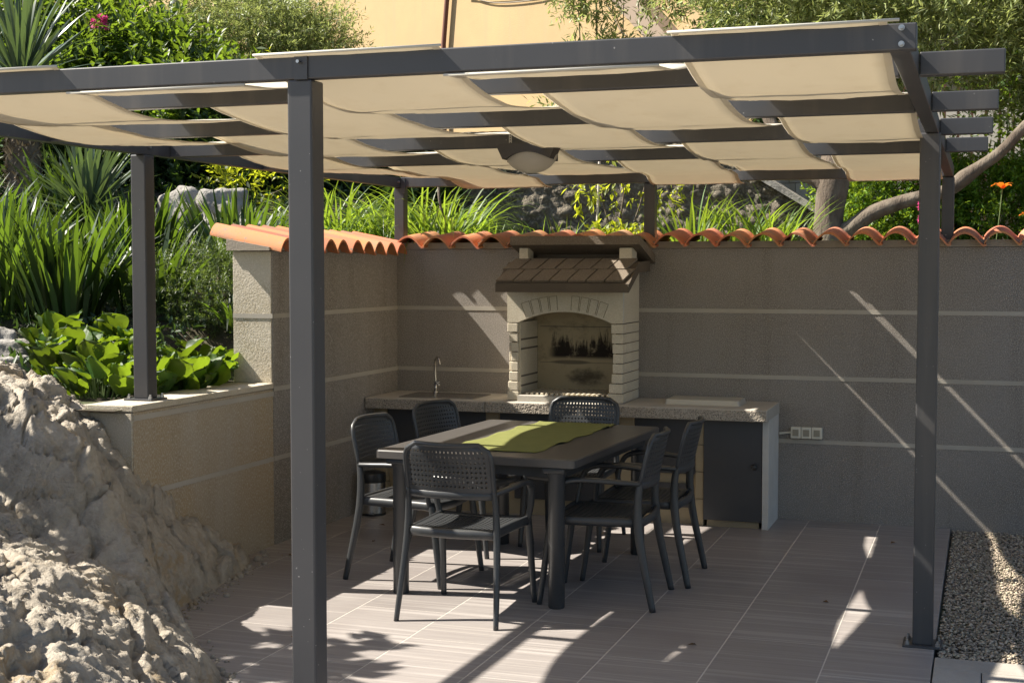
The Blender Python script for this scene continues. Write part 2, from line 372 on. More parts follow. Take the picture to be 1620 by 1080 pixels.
# edging slabs to the right of the terrace
ed = MB()
for (a, b_, c_, d_) in ((-.178, .9, 6.068, 6.245), (-.178, .012, 4.3, 6.064), (.017, .9, 5.2, 6.064), (.017, .9, 4.3, 5.196), (.906, 2.2, 4.3, 6.245)):
    ed.box(a, b_, c_, d_, -.05, -.002, .003)
struct(ed.build('pavement_edging', M['edging']))
struct(MB().box(-.18, 3, 6.25, 9.39, -.06, -.03).build('gravel_bed', M['soil']))
def pebbles():
    b = bmesh.new(); bmesh.ops.create_icosphere(b, subdivisions=1, radius=1)
    bv = np.array([v.co[:] for v in b.verts]); bf = np.array([[v.index for v in f.verts] for f in b.faces]); b.free()
    n = 24000
    P = np.stack([rng.uniform(-.17, .75, n), rng.uniform(6.26, 9.38, n), rng.uniform(-.028, -.006, n)], 1)
    s = rng.uniform(.0035, .0082, (n, 1, 1)) * np.concatenate([rng.uniform(.8, 1.5, (n, 1, 1)), rng.uniform(.7, 1.1, (n, 1, 1)), rng.uniform(.5, .8, (n, 1, 1))], 2)
    a = rng.uniform(0, 2 * np.pi, n); ca, sa = np.cos(a), np.sin(a)
    V = bv[None] * s; V = V * rng.uniform(.85, 1.15, V.shape)
    x = V[..., 0] * ca[:, None] - V[..., 1] * sa[:, None]; y = V[..., 0] * sa[:, None] + V[..., 1] * ca[:, None]
    V = np.stack([x, y, V[..., 2]], 2) + P[:, None]
    F = bf[None] + (np.arange(n) * len(bv))[:, None, None]
    o = npmesh('gravel', V.reshape(-1, 3), F.reshape(-1, 3), M['pebble']); o['kind'] = 'stuff'
    tag(o, 'small pale river gravel along the wall at the right', 'gravel')
pebbles()

# garden terrain
def gz(x, y):
    left = 1.0 + .27 * max(0, min(y, 12.4) - 6.9) + .10 * max(0, min(6, -4.6 - x))
    if x > -4.75 and y < 7.9: left = .97 + (.97 * 0)
    back = 1.72 + .02 * max(0, y - 9.7)
    t = min(1, max(0, (-4.3 - x) / 1.0)) if y > 9.3 else 1
    z = left * t + back * (1 - t)
    if y > 12.6: z += .10 * (y - 12.6)
    return z
def terrain():
    xs = np.concatenate([np.linspace(-40, -12, 15), np.linspace(-11.6, 6, 60), np.linspace(7, 40, 15)]); ys = np.concatenate([np.linspace(5.95, 16, 60), np.linspace(17, 60, 14)])
    V = []; idx = {}
    for j, y in enumerate(ys):
        for i, x in enumerate(xs):
            z = gz(x, y) + (.05 if x < -5 or y > 8.2 else .01) * noise.noise(Vector((x * 1.3, y * 1.3, 0)))
            V.append((x, y, z))
    F = []; nx = len(xs)
    for j in range(len(ys) - 1):
        for i in range(nx - 1):
            cx_, cy_ = (xs[i] + xs[i + 1]) / 2, (ys[j] + ys[j + 1]) / 2
            if cx_ > -4.22 and cy_ < 9.72: continue
            F.append((j * nx + i, j * nx + i + 1, (j + 1) * nx + i + 1, (j + 1) * nx + i))
    m = MB(); m.v = V; m.f = F
    struct(m.build('garden_terrain', M['soil'], smooth=True))
terrain()

# ------------------------------------------------------------------ walls
WX = -4.08; WY = 9.39
def coping(mb, axis, u0, u1, tilew=.2, front=0, back=0, z0=0, z1=0, rev=False):
    """roman tiles side by side along u; each tile is an island of its own, depth runs from front to back"""
    n = int(round((u1 - u0) / tilew)); tw_ = (u1 - u0) / n
    for k in range(n):
        a = u0 + k * tw_; jz = random.uniform(-.004, .004); jf = random.uniform(-.008, .008); tilt = random.uniform(-.004, .004)
        cols = 12; rows = 5; V = []; F = []
        for side in (0, 1):
            for r_ in range(rows + 1):
                t = r_ / rows; d = (front + jf) * (1 - t) + back * t; zz = z0 * (1 - t) + z1 * t + jz
                for c_ in range(cols + 1):
                    p = c_ / cols; uu = a - .006 + (tw_ + .014) * p
                    h = .074 * max(0, math.sin(math.pi * min(1, p / .86))) ** .8 if p < .86 else -.006 * math.sin(math.pi * (p - .86) / .14)
                    h += tilt * p + .003 * (1 - p)
                    z = zz + h * (1 - .12 * t) - (.014 if side else 0)
                    V.append((uu, d, z) if axis == 'x' else (d, uu, z))
        o1 = (rows + 1) * (cols + 1)
        for r_ in range(rows):
            for c_ in range(cols):
                q = r_ * (cols + 1) + c_
                F += [(q, q + 1, q + cols + 2, q + cols + 1), (o1 + q, o1 + q + cols + 1, o1 + q + cols + 2, o1 + q + 1)]
        for c_ in range(cols):
            F += [(c_, o1 + c_, o1 + c_ + 1, c_ + 1)]; q = rows * (cols + 1) + c_; F += [(q, q + 1, o1 + q + 1, o1 + q)]
        for r_ in range(rows):
            for e in (0, cols):
                q = r_ * (cols + 1) + e; F += [(q, q + cols + 1, o1 + q + cols + 1, o1 + q)]
        mb.add(V, F)
    return mb

bw = thing('rendered_wall', 'long grey rendered wall with pale bands and terracotta coping behind the barbecue', 'wall', (-1, WY, 0))
MB().box(WX - .27, 3.2, WY, WY + .34, -.1, 1.82, .004).build('wall_body', M['plaster'], bw)
coping(MB(), 'x', WX + .02, 3.2, .213, WY - .07, WY + .40, 1.845, 1.90).build('tile_coping', M['terracotta'], bw, 'auto')
MB().box(WX - .2, 3.2, WY + .005, WY + .36, 1.822, 1.868).build('mortar_bed', M['mortar'], bw)
for z in (.528, .953, 1.396):
    MB().box(WX + .004, 3.2, WY - .003, WY + .01, z - .014, z + .014).build('band', M['band'], bw)
sw = thing('rendered_wall', 'shorter side wall with sunlit end pillar and orange tile coping left of the sink', 'wall', (-4.2, 8.4, 0))
MB().box(WX - .27, WX, 7.5, WY - .002, -.1, 1.79, .004).build('wall_body', M['plaster'], sw)
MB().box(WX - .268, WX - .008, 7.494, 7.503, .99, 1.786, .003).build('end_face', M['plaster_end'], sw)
coping(MB(), 'y', 7.46, WY + .22, .2, WX + .085, WX - .40, 1.795, 1.90).build('tile_coping', M['terracotta'], sw, 'auto')
MB().prism([(WX - .28, 1.792), (WX + .012, 1.792), (WX + .012, 1.812), (WX - .28, 1.862)], 'y', 7.44, WY - .005).build('mortar_bed', M['mortar'], sw)
for z in (.528, .953, 1.396):
    b_ = MB().box(WX - .005, WX + .003, 7.503, WY - .004, z - .014, z + .014)
    if z > 1: b_.box(WX - .268, WX + .003, 7.490, 7.4925, z - .014, z + .014)
    b_.build('band', M['band'], sw)
lw = thing('rendered_wall', 'low stained planter wall beside the rock carrying a pergola post', 'wall', (-4.2, 6.8, 0))
MB().box(WX - .27, WX, 6.03, 7.497, -.1, .955, .006).build('wall_body', M['plaster_low'], lw)
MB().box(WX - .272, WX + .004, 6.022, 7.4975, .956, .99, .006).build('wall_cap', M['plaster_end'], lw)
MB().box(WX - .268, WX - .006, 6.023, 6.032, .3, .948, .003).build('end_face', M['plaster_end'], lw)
for z in (.528, .925):
    MB().box(WX - .005, WX + .003, 6.035, 7.497, z - .014, z + .014).build('band', M['band'], lw)

# ------------------------------------------------------------------ pergola
ZB, ZT = 2.28, 2.353
YB = [3.955, 4.50, 5.53, 6.52, 7.50, 9.50]         # front faces of the beams
BW = .045
pg = thing('pergola', 'dark anthracite steel pergola over the terrace', 'pergola', (-2.2, 6.7, 0))
def beam(x0, x1, y0, y1, z0=ZB, z1=ZT, nm='beam', b=.004): return MB().box(x0, x1, y0, y1, z0, z1, b).build(nm, M['metal'], pg)
beam(-4.35, -.186, YB[0], YB[0] + BW)
for i, y in enumerate(YB[1:5]):
    beam(-4.206 + (y - 4) * .0192, -.262, y, y + BW, nm='rafter'); beam(-.202, (.048, .038, .023, .004)[i], y, y + BW, nm='rafter_end')
beam(-4.10, -.262, YB[5], YB[5] + BW + .02)
beam(-.26, -.204, YB[0] + BW + .001, 9.62, nm='side_beam'); MB().prism([(-4.262, YB[0] + BW + .001), (-4.206, YB[0] + BW + .001), (-4.098, 9.62), (-4.154, 9.62)], 'z', ZB, ZT).build('side_beam', M['metal'], pg)
def post(x, y, z0, s=.088, h=ZB, plate=True):
    p = MB().box(x - s / 2, x + s / 2, y - s / 2, y + s / 2, z0 + .008, h - .001, .006).build('post', M['metal'], pg)
    if plate:
        b = MB().box(x - .085, x + .085, y - .075, y + .075, z0, z0 + .010, .002).build('base_plate', M['metal'], pg)
        for sx in (-.065, .065):
            for sy in (-.055, .055):
                MB().cyl((x + sx, y + sy), .011, z0 + .010, z0 + .022, 6).cyl((x + sx, y + sy), .006, z0 + .022, z0 + .034, 8).build('anchor_bolt', M['bolt'], pg)
post(-2.052, YB[0] + .044, 0, .086)
MB().box(-2.066, -2.020, YB[0] - .006, YB[0] - .0005, ZB - .002, ZT - .003, .001).build('bracket', M['metal'], pg)
MB().tube([(-2.046, YB[0] - .006, 2.333), (-2.046, YB[0] - .022, 2.333)], .0055, 8).build('bolt', M['bolt'], pg)
post(-.237, 6.43, 0)
post(-4.205, 6.33, .99, .088)
for x in (-4.12, -2.225, -.237): post(x, 9.555, 1.86, .078, ZB)
for z in (2.340, 2.296):
    bb = MB(); bb.tube([(-.226, YB[0] - .001, z), (-.226, YB[0] - .016, z)], .005, 10); bb.tube([(-.226, YB[0] - .001, z), (-.226, YB[0] - .005, z)], .0085, 12).build('bolt', M['bolt'], pg)
for (x, y) in ((-4.16, 6.32), (-4.10, 9.45), (-.203, 6.53)): MB().tube([(x, y, 2.318), (x + .015, y, 2.318)], .008, 8).build('bolt', M['bolt'], pg)
MB().box(-4.098, -4.062, 9.494, 9.4995, 2.24, 2.35, .001).build('bracket', M['metal'], pg)

# six woven canvas strips
SX = [-3.80, -3.60, -2.93, -2.225, -1.565, -.885, -.262]
over0 = [False, True, False, True, False, True]
cpos = ['narrow cream canvas strip running next to the left side beam', 'cream canvas strip laid over the front beam beside the narrow strip', 'cream canvas strip whose rod hangs under the front beam at the bracketed post',
        'cream canvas strip laid over the front beam just past the bracketed post', 'cream canvas strip with its rod under the front beam before the bolted beam end', 'cream canvas strip laid over the front beam at its bolted end']
SOFF = [-.12, .14, .17, .20, .13, .06, 0]
SGAP = [.012, .014, .016, .028, .006, .020, .004]
def strip(i):
    x0, x1 = SX[i] + SGAP[i], SX[i + 1] - SGAP[i + 1] + (.10 if i == 0 else 0)
    t = thing('shade_strip', cpos[i], 'awning', ((x0 + x1) / 2, YB[0], ZB), 'cream canvas strips woven through the pergola beams')
    nodes = []
    for k, y in enumerate(YB):
        ov = over0[i] ^ (k % 2 == 1)
        w_ = BW + (.02 if k == 5 else 0)
        if k == 0: nodes.append((y - .02 if ov else y + .004, ZT + .006 if ov else ZB - .008))
        elif k == 5:
            for yy in (8.7, 9.10): nodes.append((yy, 2.322 if ov else 2.300))
            nodes.append((y + w_ / 2 + (.05 if ov else 0), ZT + .006 if ov else ZB - .012))
        else: nodes.append((y + w_ / 2, ZT + .004 if ov else ZB - (.040, .022, .012, .008)[k - 1]))
    def zf(y, u):
        for a, b in zip(nodes, nodes[1:]):
            if y <= b[0] + 1e-6:
                L = b[0] - a[0]; t_ = max(0, (y - a[0]) / L)
                dn = a[1] > b[1]
                s = 1 - (1 - t_) ** 1.5 if dn else t_ ** 1.12
                # steeper leaving an over-node: canvas lies on the beam then falls
                sag = (.028 if dn else .026 if b[0] < 4.6 else .004) * min(L, 1.4) * math.sin(math.pi * t_)
                lat = .006 * (1 - (2 * u - 1) ** 2) * math.sin(math.pi * t_) * L
                return a[1] * (1 - s) + b[1] * s - sag - lat
        return nodes[-1][1]
    ny, nx = 130, 10; V = []; F = []; y0, y1 = nodes[0][0], nodes[-1][0]
    for j in range(ny + 1):
        y = y0 + (y1 - y0) * j / ny
        for q in range(nx + 1):
            u = q / nx
            z = zf(y, u) + .0035 * noise.noise(Vector((x0 * 9 + u * 4, y * 2.5, i))) + .003 * noise.noise(Vector((u * 1.5 + y * 1.2, y * 11, i + 5))) + .0025 * noise.noise(Vector((u * 9 - y * 3, y * 4, i + 9)))
            dr = (SOFF[i] * (1 - u) + SOFF[i + 1] * u) * math.sin(math.pi * (y - y0) / (y1 - y0))
            V.append((x0 + (x1 - x0) * u + dr + .004 * math.sin(y * 2.1 + i), y, z))
    for j in range(ny):
        for q in range(nx):
            a = j * (nx + 1) + q; F.append((a, a + 1, a + nx + 2, a + nx + 1))
    m = MB(); m.v = V; m.f = F
    c = m.build('canvas', M['canvas'], t, True)
    sol = c.modifiers.new('thickness', 'SOLIDIFY'); sol.thickness = .0012
    for e in (0, 1):
        hv, hf = [], []
        for j in range(ny + 1):
            a_, b_ = Vector(V[j * (nx + 1) + (0 if e == 0 else nx)]), Vector(V[j * (nx + 1) + (1 if e == 0 else nx - 1)])
            dd = (b_ - a_).normalized(); hv += [tuple(a_ - Vector((0, 0, .0016))), tuple(a_ + dd * .022 - Vector((0, 0, .0016)))]
        for j in range(ny): hf.append((2 * j, 2 * j + 1, 2 * j + 3, 2 * j + 2))
        h_ = MB(); h_.v = hv; h_.f = hf; h_.build('hem', M['canvas'], t, True)
    zr = zf(y0, .5)
    MB().tube([(x0 - .006, y0, zr), (x1 + (.035 if i == 5 else .006), y0, zr)], .0042, 8).build('rod', M['hem'], t, True)
    MB().tube([(x0 - .004, y1, nodes[-1][1]), (x1 + .004, y1, nodes[-1][1])], .007, 8).build('rod', M['hem'], t, True)
for i in range(6): strip(i)

# pendant lamp
lx, ly = -2.085, 6.43
lamp = thing('hanging_lamp', 'half round lamp with dark hood hanging under the pergola canvas', 'lamp', (lx, ly, 2.2))
def strapfn(u, v): return ((lx - .117 + (u - .5) * .014, ly + .022, 2.255 + v * .085)), (0, 1, 0)
perforated(strapfn, 1, 7, .5, .002).build('mounting_strap', M['bolt'], lamp)
g1 = MB(); n1 = 26; V = []; F = []
for a in range(13):                       # bowl: lower half of a flattened dome facing the camera
    th = math.pi * (a / 12)
    for b in range(9):
        ph = math.pi / 2 * b / 8
        V.append((lx - math.cos(th) * .135 * math.cos(ph * 0), 0, 0))
V = []; N1 = 24; N2 = 8
for a in range(N1 + 1):
    th = math.pi + math.pi * a / N1
    for b in range(N2 + 1):
        ph = math.pi / 2 * b / N2
        V.append((lx + .132 * math.cos(th) * math.cos(ph), ly - .085 * math.sin(ph), 2.243 + .100 * math.sin(th) * math.cos(ph)))
for a in range(N1):
    for b in range(N2):
        q = a * (N2 + 1) + b; F.append((q, q + 1, q + N2 + 2, q + N2 + 1))
o0 = len(V)
g1.v = V; g1.f = F
g1.build('glass_bowl', M['glass_lamp'], lamp, True)
outer = [(-.148, .018), (-.118, -.042)] ; arc = [(-.118 + .236 * k / 12, -.042 + .034 * math.sin(math.pi * k / 12)) for k in range(13)]
poly = [(-.148, .020)] + arc + [(.148, .020), (.128, .032), (-.128, .032)]
MB().prism([(lx + a, 2.250 + b) for a, b in poly], 'y', ly - .095, ly + .004).build('lamp_hood', M['lamp_dark'], lamp)
MB().box(lx - .128, lx + .128, ly + .004, ly + .018, 2.20, 2.294, .003).build('back_plate', M['lamp_dark'], lamp)

# ------------------------------------------------------------------ outdoor kitchen
kt = thing('kitchen_counter', 'long concrete kitchen counter with dark cupboard doors along the wall', 'counter', (-2.7, 9.1, 0))
ZC = .788; YF = 8.80
for (a, b_) in ((-4.074, -3.19), (-3.184, -2.262), (-2.256, -1.291)):
    s_ = MB().box(a, b_, YF, WY - .002, ZC - .076, ZC, .006).build('slab', M['concrete'], kt)
    MB().box(a + .004, b_ - .004, YF - .004, YF + .004, ZC - .073, ZC - .006, .003).build('slab_front', M['agg'], s_)
for (a, b_, m_) in ((-4.074, -3.98, 'block'), (-3.235, -3.14, 'block'), (-2.30, -2.19, 'block'), (-1.775, -1.722, 'block')):
    s_ = MB()
    for z in np.arange(0, .712, .178): s_.box(a, b_, 8.955, WY - .003, z + .002, min(z + .176, .711), .003)
    s_.build('support', M[m_], kt)
MB().box(-1.338, -1.296, 8.94, WY - .003, 0, .711, .003).build('support', M['whitewash'], kt)
MB().box(-1.720, -1.342, 8.945, 8.962, .045, .706, .002).build('cupboard_door_or_recess', M['metal_dk'], kt)
kn = kt.children[-1]
MB().tube([(-1.388, 8.945, .405), (-1.388, 8.934, .405)], .009, 10).tube([(-1.388, 8.934, .405), (-1.388, 8.920, .405)], [.021, .018], 16).build('knob', M['black'], kn if False else kt, True)
MB().box(-1.70, -1.36, 8.97, 8.99, .0, .045).build('plinth', M['block'], kt)
for (a, b_) in ((-3.978, -3.237), (-3.138, -2.302), (-2.188, -1.777)):
    MB().box(a, b_, 8.972, 8.99, .335, .707, .002).build('cupboard_door_or_recess', M['metal_dk'], kt)
    s_ = MB().box(a, b_, 9.0, 9.06, .0, .33)
    s_.build('infill', M['block'], kt)
    MB().box(a + (b_ - a) * .12, b_ - (b_ - a) * .12, 8.985, 8.9995, .11, .27, .002).build('cupboard_door_or_recess', M['metal_dk'], kt)  # dark sheet painting the shaded recess in the block infill, not a door

sk = thing('sink', 'stainless steel sink set into the counter left of the barbecue', 'sink', (-3.65, 9.1, ZC))
def rrect(x0, x1, y0, y1, r, n=6):
    P = []
    for cx_, cy_, a0 in ((x1 - r, y1 - r, 0), (x0 + r, y1 - r, 90), (x0 + r, y0 + r, 180), (x1 - r, y0 + r, 270)):
        for k in range(n + 1): a = R(a0 + 90 * k / n); P.append((cx_ + r * math.cos(a), cy_ + r * math.sin(a)))
    return P
def basin(mb, rings):
    o = len(mb.v); n = len(rings[0][0])
    for P, z in rings: mb.v += [(x, y, z) for x, y in P]
    for i in range(len(rings) - 1):
        for k in range(n): a = o + i * n + k; b = o + i * n + (k + 1) % n; mb.f.append((a, b, b + n, a + n))
    mb.f.append(tuple(o + (len(rings) - 1) * n + k for k in range(n))); return mb
basin(MB(), [(rrect(-3.86, -3.30, 8.88, 9.26, .02), ZC + .0005), (rrect(-3.86, -3.30, 8.88, 9.26, .02), ZC + .006), (rrect(-3.66, -3.34, 8.92, 9.20, .05), ZC + .006),
             (rrect(-3.65, -3.35, 8.93, 9.19, .05), ZC + .0035)]).build('basin', M['steel'], sk, 'auto')
ta = thing('tap', 'tall curved chrome tap behind the sink', 'tap', (-3.72, 9.24, ZC))
MB().cyl((-3.72, 9.24), .022, ZC + .0062, ZC + .016, 16).cyl((-3.72, 9.24), .013, ZC + .016, ZC + .07, 12).tube(
    [(-3.72, 9.24, ZC + .07), (-3.724, 9.238, ZC + .18), (-3.715, 9.225, ZC + .235), (-3.69, 9.19, ZC + .262), (-3.66, 9.15, ZC + .255), (-3.645, 9.13, ZC + .215)], .0085, 10, 6).build('spout', M['steel'], ta, True)
hb = MB()
for k in range(4):
    a = R(45 + 90 * k); hb.tube([(-3.695, 9.22, ZC + .075), (-3.695 + .02 * math.cos(a), 9.212, ZC + .075 + .02 * math.sin(a))], .006, 8)
hb.tube([(-3.72, 9.235, ZC + .075), (-3.69, 9.21, ZC + .075)], .007, 10).build('handle', M['steel'], ta, True)

tr = thing('metal_tray', 'shallow upturned metal tray on the right end of the counter', 'tray', (-1.8, 9.15, ZC))
P0 = rrect(-1.99, -1.50, 8.98, 9.26, .02)
basin(MB(), [(rrect(-1.995, -1.49, 8.975, 9.27, .02), ZC + .001), (rrect(-1.99, -1.495, 8.98, 9.265, .02), ZC + .006), (rrect(-1.985, -1.50, 8.99, 9.255, .02), ZC + .034), (rrect(-1.97, -1.515, 9.0, 9.24, .015), ZC + .037)]).build('tray_shell', M['tray'], tr, 'auto')

# barbecue
GF = 8.93; GX0, GX1 = -3.07, -2.262
gr = thing('masonry_barbecue', 'pale stone masonry barbecue with arched opening and brown shingled hood', 'barbecue', (-2.66, 9.1, ZC))
z0 = ZC + .001
def wcol(z):                               # how far the inner edge of a column reaches in, following the curved jambs
    t = (z - z0) / (1.32 - z0); return .062 + .05 * (2 * abs(t - .42)) ** 1.7 if t < .8 else .066
jl, jr = MB(), MB(); ml, mr = MB(), MB()
rows = 8; rh = (1.318 - z0) / rows
prof = [.092, .080, .058, .046, .042, .046, .058, .068]      # width of each course
offs = [0, .004, .012, .022, .026, .024, .012, .0]
for r_ in range(rows):
    a = z0 + r_ * rh; b_ = a + rh - .005; wc = prof[r_]; of = offs[r_]; d_ = .02 * (r_ % 2)
    jl.box(GX0 + of, GX0 + max(of + wc - .012, .075), GF + of * .3, GF + .03, a, b_, .005)
    jl.box(GX0 + .002, GX0 + .06, GF + .034, WY - .004, a, b_, .004)
    jr.box(GX1 - wc - of * .5 - .012, GX1, GF, GF + .085 + d_, a, b_, .005)
    jr.box(GX1 - .055, GX1, GF + .090 + d_, GF + .24 + d_, a, b_, .004)
    jr.box(GX1 - .055, GX1, GF + .245 + d_, WY - .004, a, b_, .004)
ml.box(GX0 + .03, GX0 + .058, GF + .015, WY - .01, z0, 1.318); mr.box(GX1 - .05, GX1 - .004, GF + .010, WY - .01, z0, 1.318)
for a_, b_ in ((jl, ml), (jr, mr)): b_.build('joint_mortar', M['groove'], a_.build('jamb', M['grillstone'], gr))
# arch lintel: polygon with an arched soffit
xa, xb = GX0 + .075, GX1 - .075
arcp = [(xa + (xb - xa) * k / 24, 1.318 + math.sqrt(.76 ** 2 - ((xb - xa) * (k / 24 - .5)) ** 2) - math.sqrt(.76 ** 2 - ((xb - xa) / 2) ** 2)) for k in range(25)]
azc = arcp[12][1] - .76
lint = MB().prism([(GX0, 1.319)] + arcp + [(GX1, 1.319), (GX1, 1.60), (GX0, 1.60)], 'y', GF, GF + .075)
lt = lint.build('arch', M['grillstone'], gr)
cx_ = (xa + xb) / 2
for sgn in (-1, 1):
    for kk in range(4):
        a = math.asin((.050 + .062 * kk) / .82) * sgn; a2 = math.asin((.050 + .062 * kk + .052) / .82) * sgn; r0, r1 = .772, .868
        p = [(cx_ + r * math.sin(q), azc + r * math.cos(q)) for r, q in ((r0, a), (r1, a), (r1, a2), (r0, a2))]
        P = [Vector((x, GF - .0022, z)) for x, z in p]; vs_ = MB()
        for e, f in ((0, 1), (1, 2), (2, 3)):
            d = (P[f] - P[e]).normalized(); nn = d.cross(Vector((0, 1, 0))) * .0016
            vs_.add([P[e] + nn, P[f] + nn, P[f] - nn, P[e] - nn, P[e] + nn + Vector((0, .0018, 0)), P[f] + nn + Vector((0, .0018, 0)), P[f] - nn + Vector((0, .0018, 0)), P[e] - nn + Vector((0, .0018, 0))],
                    [(0, 1, 2, 3), (4, 7, 6, 5), (0, 4, 5, 1), (1, 5, 6, 2), (2, 6, 7, 3), (3, 7, 4, 0)])
        vs_.build('voussoir', M['voussoir'], lt)
MB().box(GX0 + .004, GX0 + .055, GF + .077, WY - .004, 1.32, 1.66).build('hood_cheek', M['grillstone'], gr)
MB().box(GX1 - .06, GX1, GF + .077, WY - .004, 1.32, 1.66).build('hood_cheek', M['grillstone'], gr)
MB().box(GX1 - .008, GX1 + .002, GF + .002, GF + .028, 1.325, 1.60).build('corner_bead', M['grilltrim'], gr)
# fire back and sides
MB().box(GX0 + .056, GX1 - .061, WY - .05, WY - .006, z0, 1.64).build('fire_back', M['soot'], gr)
MB().box(GX0 + .061, GX0 + .085, GF + .032, WY - .052, z0, 1.32).build('fire_side', M['grillstone'], gr)
MB().box(GX1 - .09, GX1 - .0605, GF + .11, WY - .052, z0, 1.32).build('fire_side', M['grillstone'], gr)
for zz in (.88, .945, 1.13, 1.195): MB().box(GX0 + .0852, GX0 + .0875, GF + .04, WY - .052, zz, zz + .011).build('shelf_slot', M['groove'], gr)
MB().box(GX0 + .105, GX1 - .092, WY - .053, WY - .051, 1.024, 1.027).box(GX0 + .105, GX1 - .092, WY - .053, WY - .051, 1.275, 1.279).build('fire_back_joint', M['groove'], gr)
MB().prism([(GX0 + .09, GF - .055), (GX0 + .36, GF - .055), (GX0 + .42, GF + .02), (GX1 - .09, GF + .02), (GX1 - .09, GF + .11), (GX0 + .09, GF + .11)], 'z', z0, z0 + .038).build('hearth_lip', M['concrete'], gr)
gt = MB()
for k in range(17):
    x = GX0 + .12 + k * .0355
    if x > GX1 - .10: break
    gt.box(x, x + .019, GF + .03, WY - .055, z0 + .034, z0 + .052, .003)
gt.build('hearth_grate', M['grillstone'], gr)
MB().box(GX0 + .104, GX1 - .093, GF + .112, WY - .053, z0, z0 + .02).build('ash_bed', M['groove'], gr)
# shingled hood: sloped slab, two courses
hx0, hx1 = -3.075, -2.165
s0 = MB().prism([(8.70, 1.527), (8.98, 1.655), (9.30, 1.665), (9.30, 1.735), (8.97, 1.725), (8.72, 1.590), (8.70, 1.583)], 'x', hx0 + .0, hx1)
hd = s0.build('hood', M['hoodbase'], gr)
def course(ya, za, yb, zb, x0, x1, n, name):
    q = MB()
    for k in range(n):
        a = x0 + (x1 - x0) * k / n; w = (x1 - x0) / n - .011; sh = .05
        nrm = Vector((0, -(zb - za), yb - ya)).normalized() * .014
        P = [Vector((a - sh * .0, ya, za)), Vector((a + w, ya, za)), Vector((a + w + .045, yb, zb)), Vector((a + .045, yb, zb))]
        P = [p + Vector((0, 0, .0025)) for p in P]
        q.add(P + [p + nrm for p in P], [(0, 3, 2, 1), (4, 5, 6, 7), (0, 1, 5, 4), (1, 2, 6, 5), (2, 3, 7, 6), (3, 0, 4, 7)])
    return q.build(name, M['shingle'], hd)
course(8.715, 1.592, 8.86, 1.668, hx0, hx1 - .035, 7, 'shingle_course')
course(8.845, 1.668, 8.985, 1.737, hx0 + .005, hx1 - .045, 7, 'shingle_course')
MB().box(-3.0, -2.937, 8.975, 9.10, 1.742, 1.822, .004).build('cap_block', M['grillstone'], gr)
MB().box(-2.30, -2.215, 8.975, 9.12, 1.742, 1.82, .004).build('cap_block', M['grillstone'], gr)
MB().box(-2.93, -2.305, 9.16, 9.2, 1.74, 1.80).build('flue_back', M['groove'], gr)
cp = MB(); cx0, cx1 = -3.05, -2.15
pr = [(8.93, 1.842), (8.93, 1.900), (9.385, 1.775), (9.385, 1.715)]
cp.prism(pr, 'x', cx0, cx1).build('chimney_cap', M['shingle'], gr)

# sockets
so_ = thing('wall_socket', 'row of three white outdoor sockets on the wall right of the counter', 'socket', (-1.11, WY, .585))
for k in range(3):
    x = -1.212 + k * .0695
    b_ = MB().box(x, x + .0675, WY - .045, WY - .004, .552, .628, .005).build('socket_box', M['white_plastic'], so_)
    MB().box(x + .013, x + .053, WY - .049, WY - .0452, .568, .612, .001).build('socket_lid', M['socket_lid'], b_)
MB().tube([(-1.29, WY - .012, .578), (-1.25, WY - .012, .584), (-1.213, WY - .015, .588)], .008, 8).build('cable', M['white_plastic'], so_)

# pedal bin
bn = thing('pedal_bin', 'small steel pedal bin with black lid beside the side wall', 'bin', (-3.955, 8.66, 0))
c_ = (-3.955, 8.66)
MB().cyl(c_, .092, 0, .016, 28).build('base_ring', M['black'], bn, 'auto')
MB().cyl(c_, .088, .017, .225, 32).build('bin_body', M['steel'], bn, 'auto')
MB().lathe((*c_, 0), [(.091, .226), (.093, .245), (.093, .268), (.085, .288), (.05, .30), (.0005, .303)]).build('lid', M['black'], bn, 'auto')
MB().box(c_[0] + .02, c_[0] + .06, c_[1] - .125, c_[1] - .088, .012, .02, .003).build('pedal', M['black'], bn)

# ------------------------------------------------------------------ table, runner
TZ = .752; tc_ = Vector((-2.385, 7.27, 0)); trot = R(-3)
tb = thing('dining_table', 'rectangular charcoal outdoor dining table in the middle of the chairs', 'table', tc_)
def rtop(mb): return mb.rot(tc_, trot)
hw, hl = .545, .775
top = MB(); P = [(tc_.x + x, tc_.y + y) for x, y in rrect(-hw, hw, -hl, hl, .03)]; P2 = [(tc_.x + x, tc_.y + y) for x, y in rrect(-hw + .006, hw - .006, -hl + .006, hl - .006, .026)]
n = len(P); top.v = [(x, y, TZ) for x, y in P2] + [(x, y, TZ - .006) for x, y in P] + [(x, y, TZ - .042) for x, y in P] + [(x, y, TZ - .042) for x, y in P2]
top.f = [tuple(range(n))] + [(r_ * n + k, r_ * n + (k + 1) % n, (r_ + 1) * n + (k + 1) % n, (r_ + 1) * n + k) for r_ in range(3) for k in range(n)] + [tuple(range(3 * n, 4 * n))]
rtop(top).build('tabletop', M['table'], tb, 'auto')
ap = MB()
for s_ in (-1, 1):
    ap.box(tc_.x - hw + .08, tc_.x + hw - .08, tc_.y + s_ * (hl - .09) - .015, tc_.y + s_ * (hl - .09) + .015, TZ - .10, TZ - .0425)
    ap.box(tc_.x + s_ * (hw - .09) - .015, tc_.x + s_ * (hw - .09) + .015, tc_.y - hl + .11, tc_.y + hl - .11, TZ - .10, TZ - .0425)
rtop(ap).build('apron', M['chair'], tb)
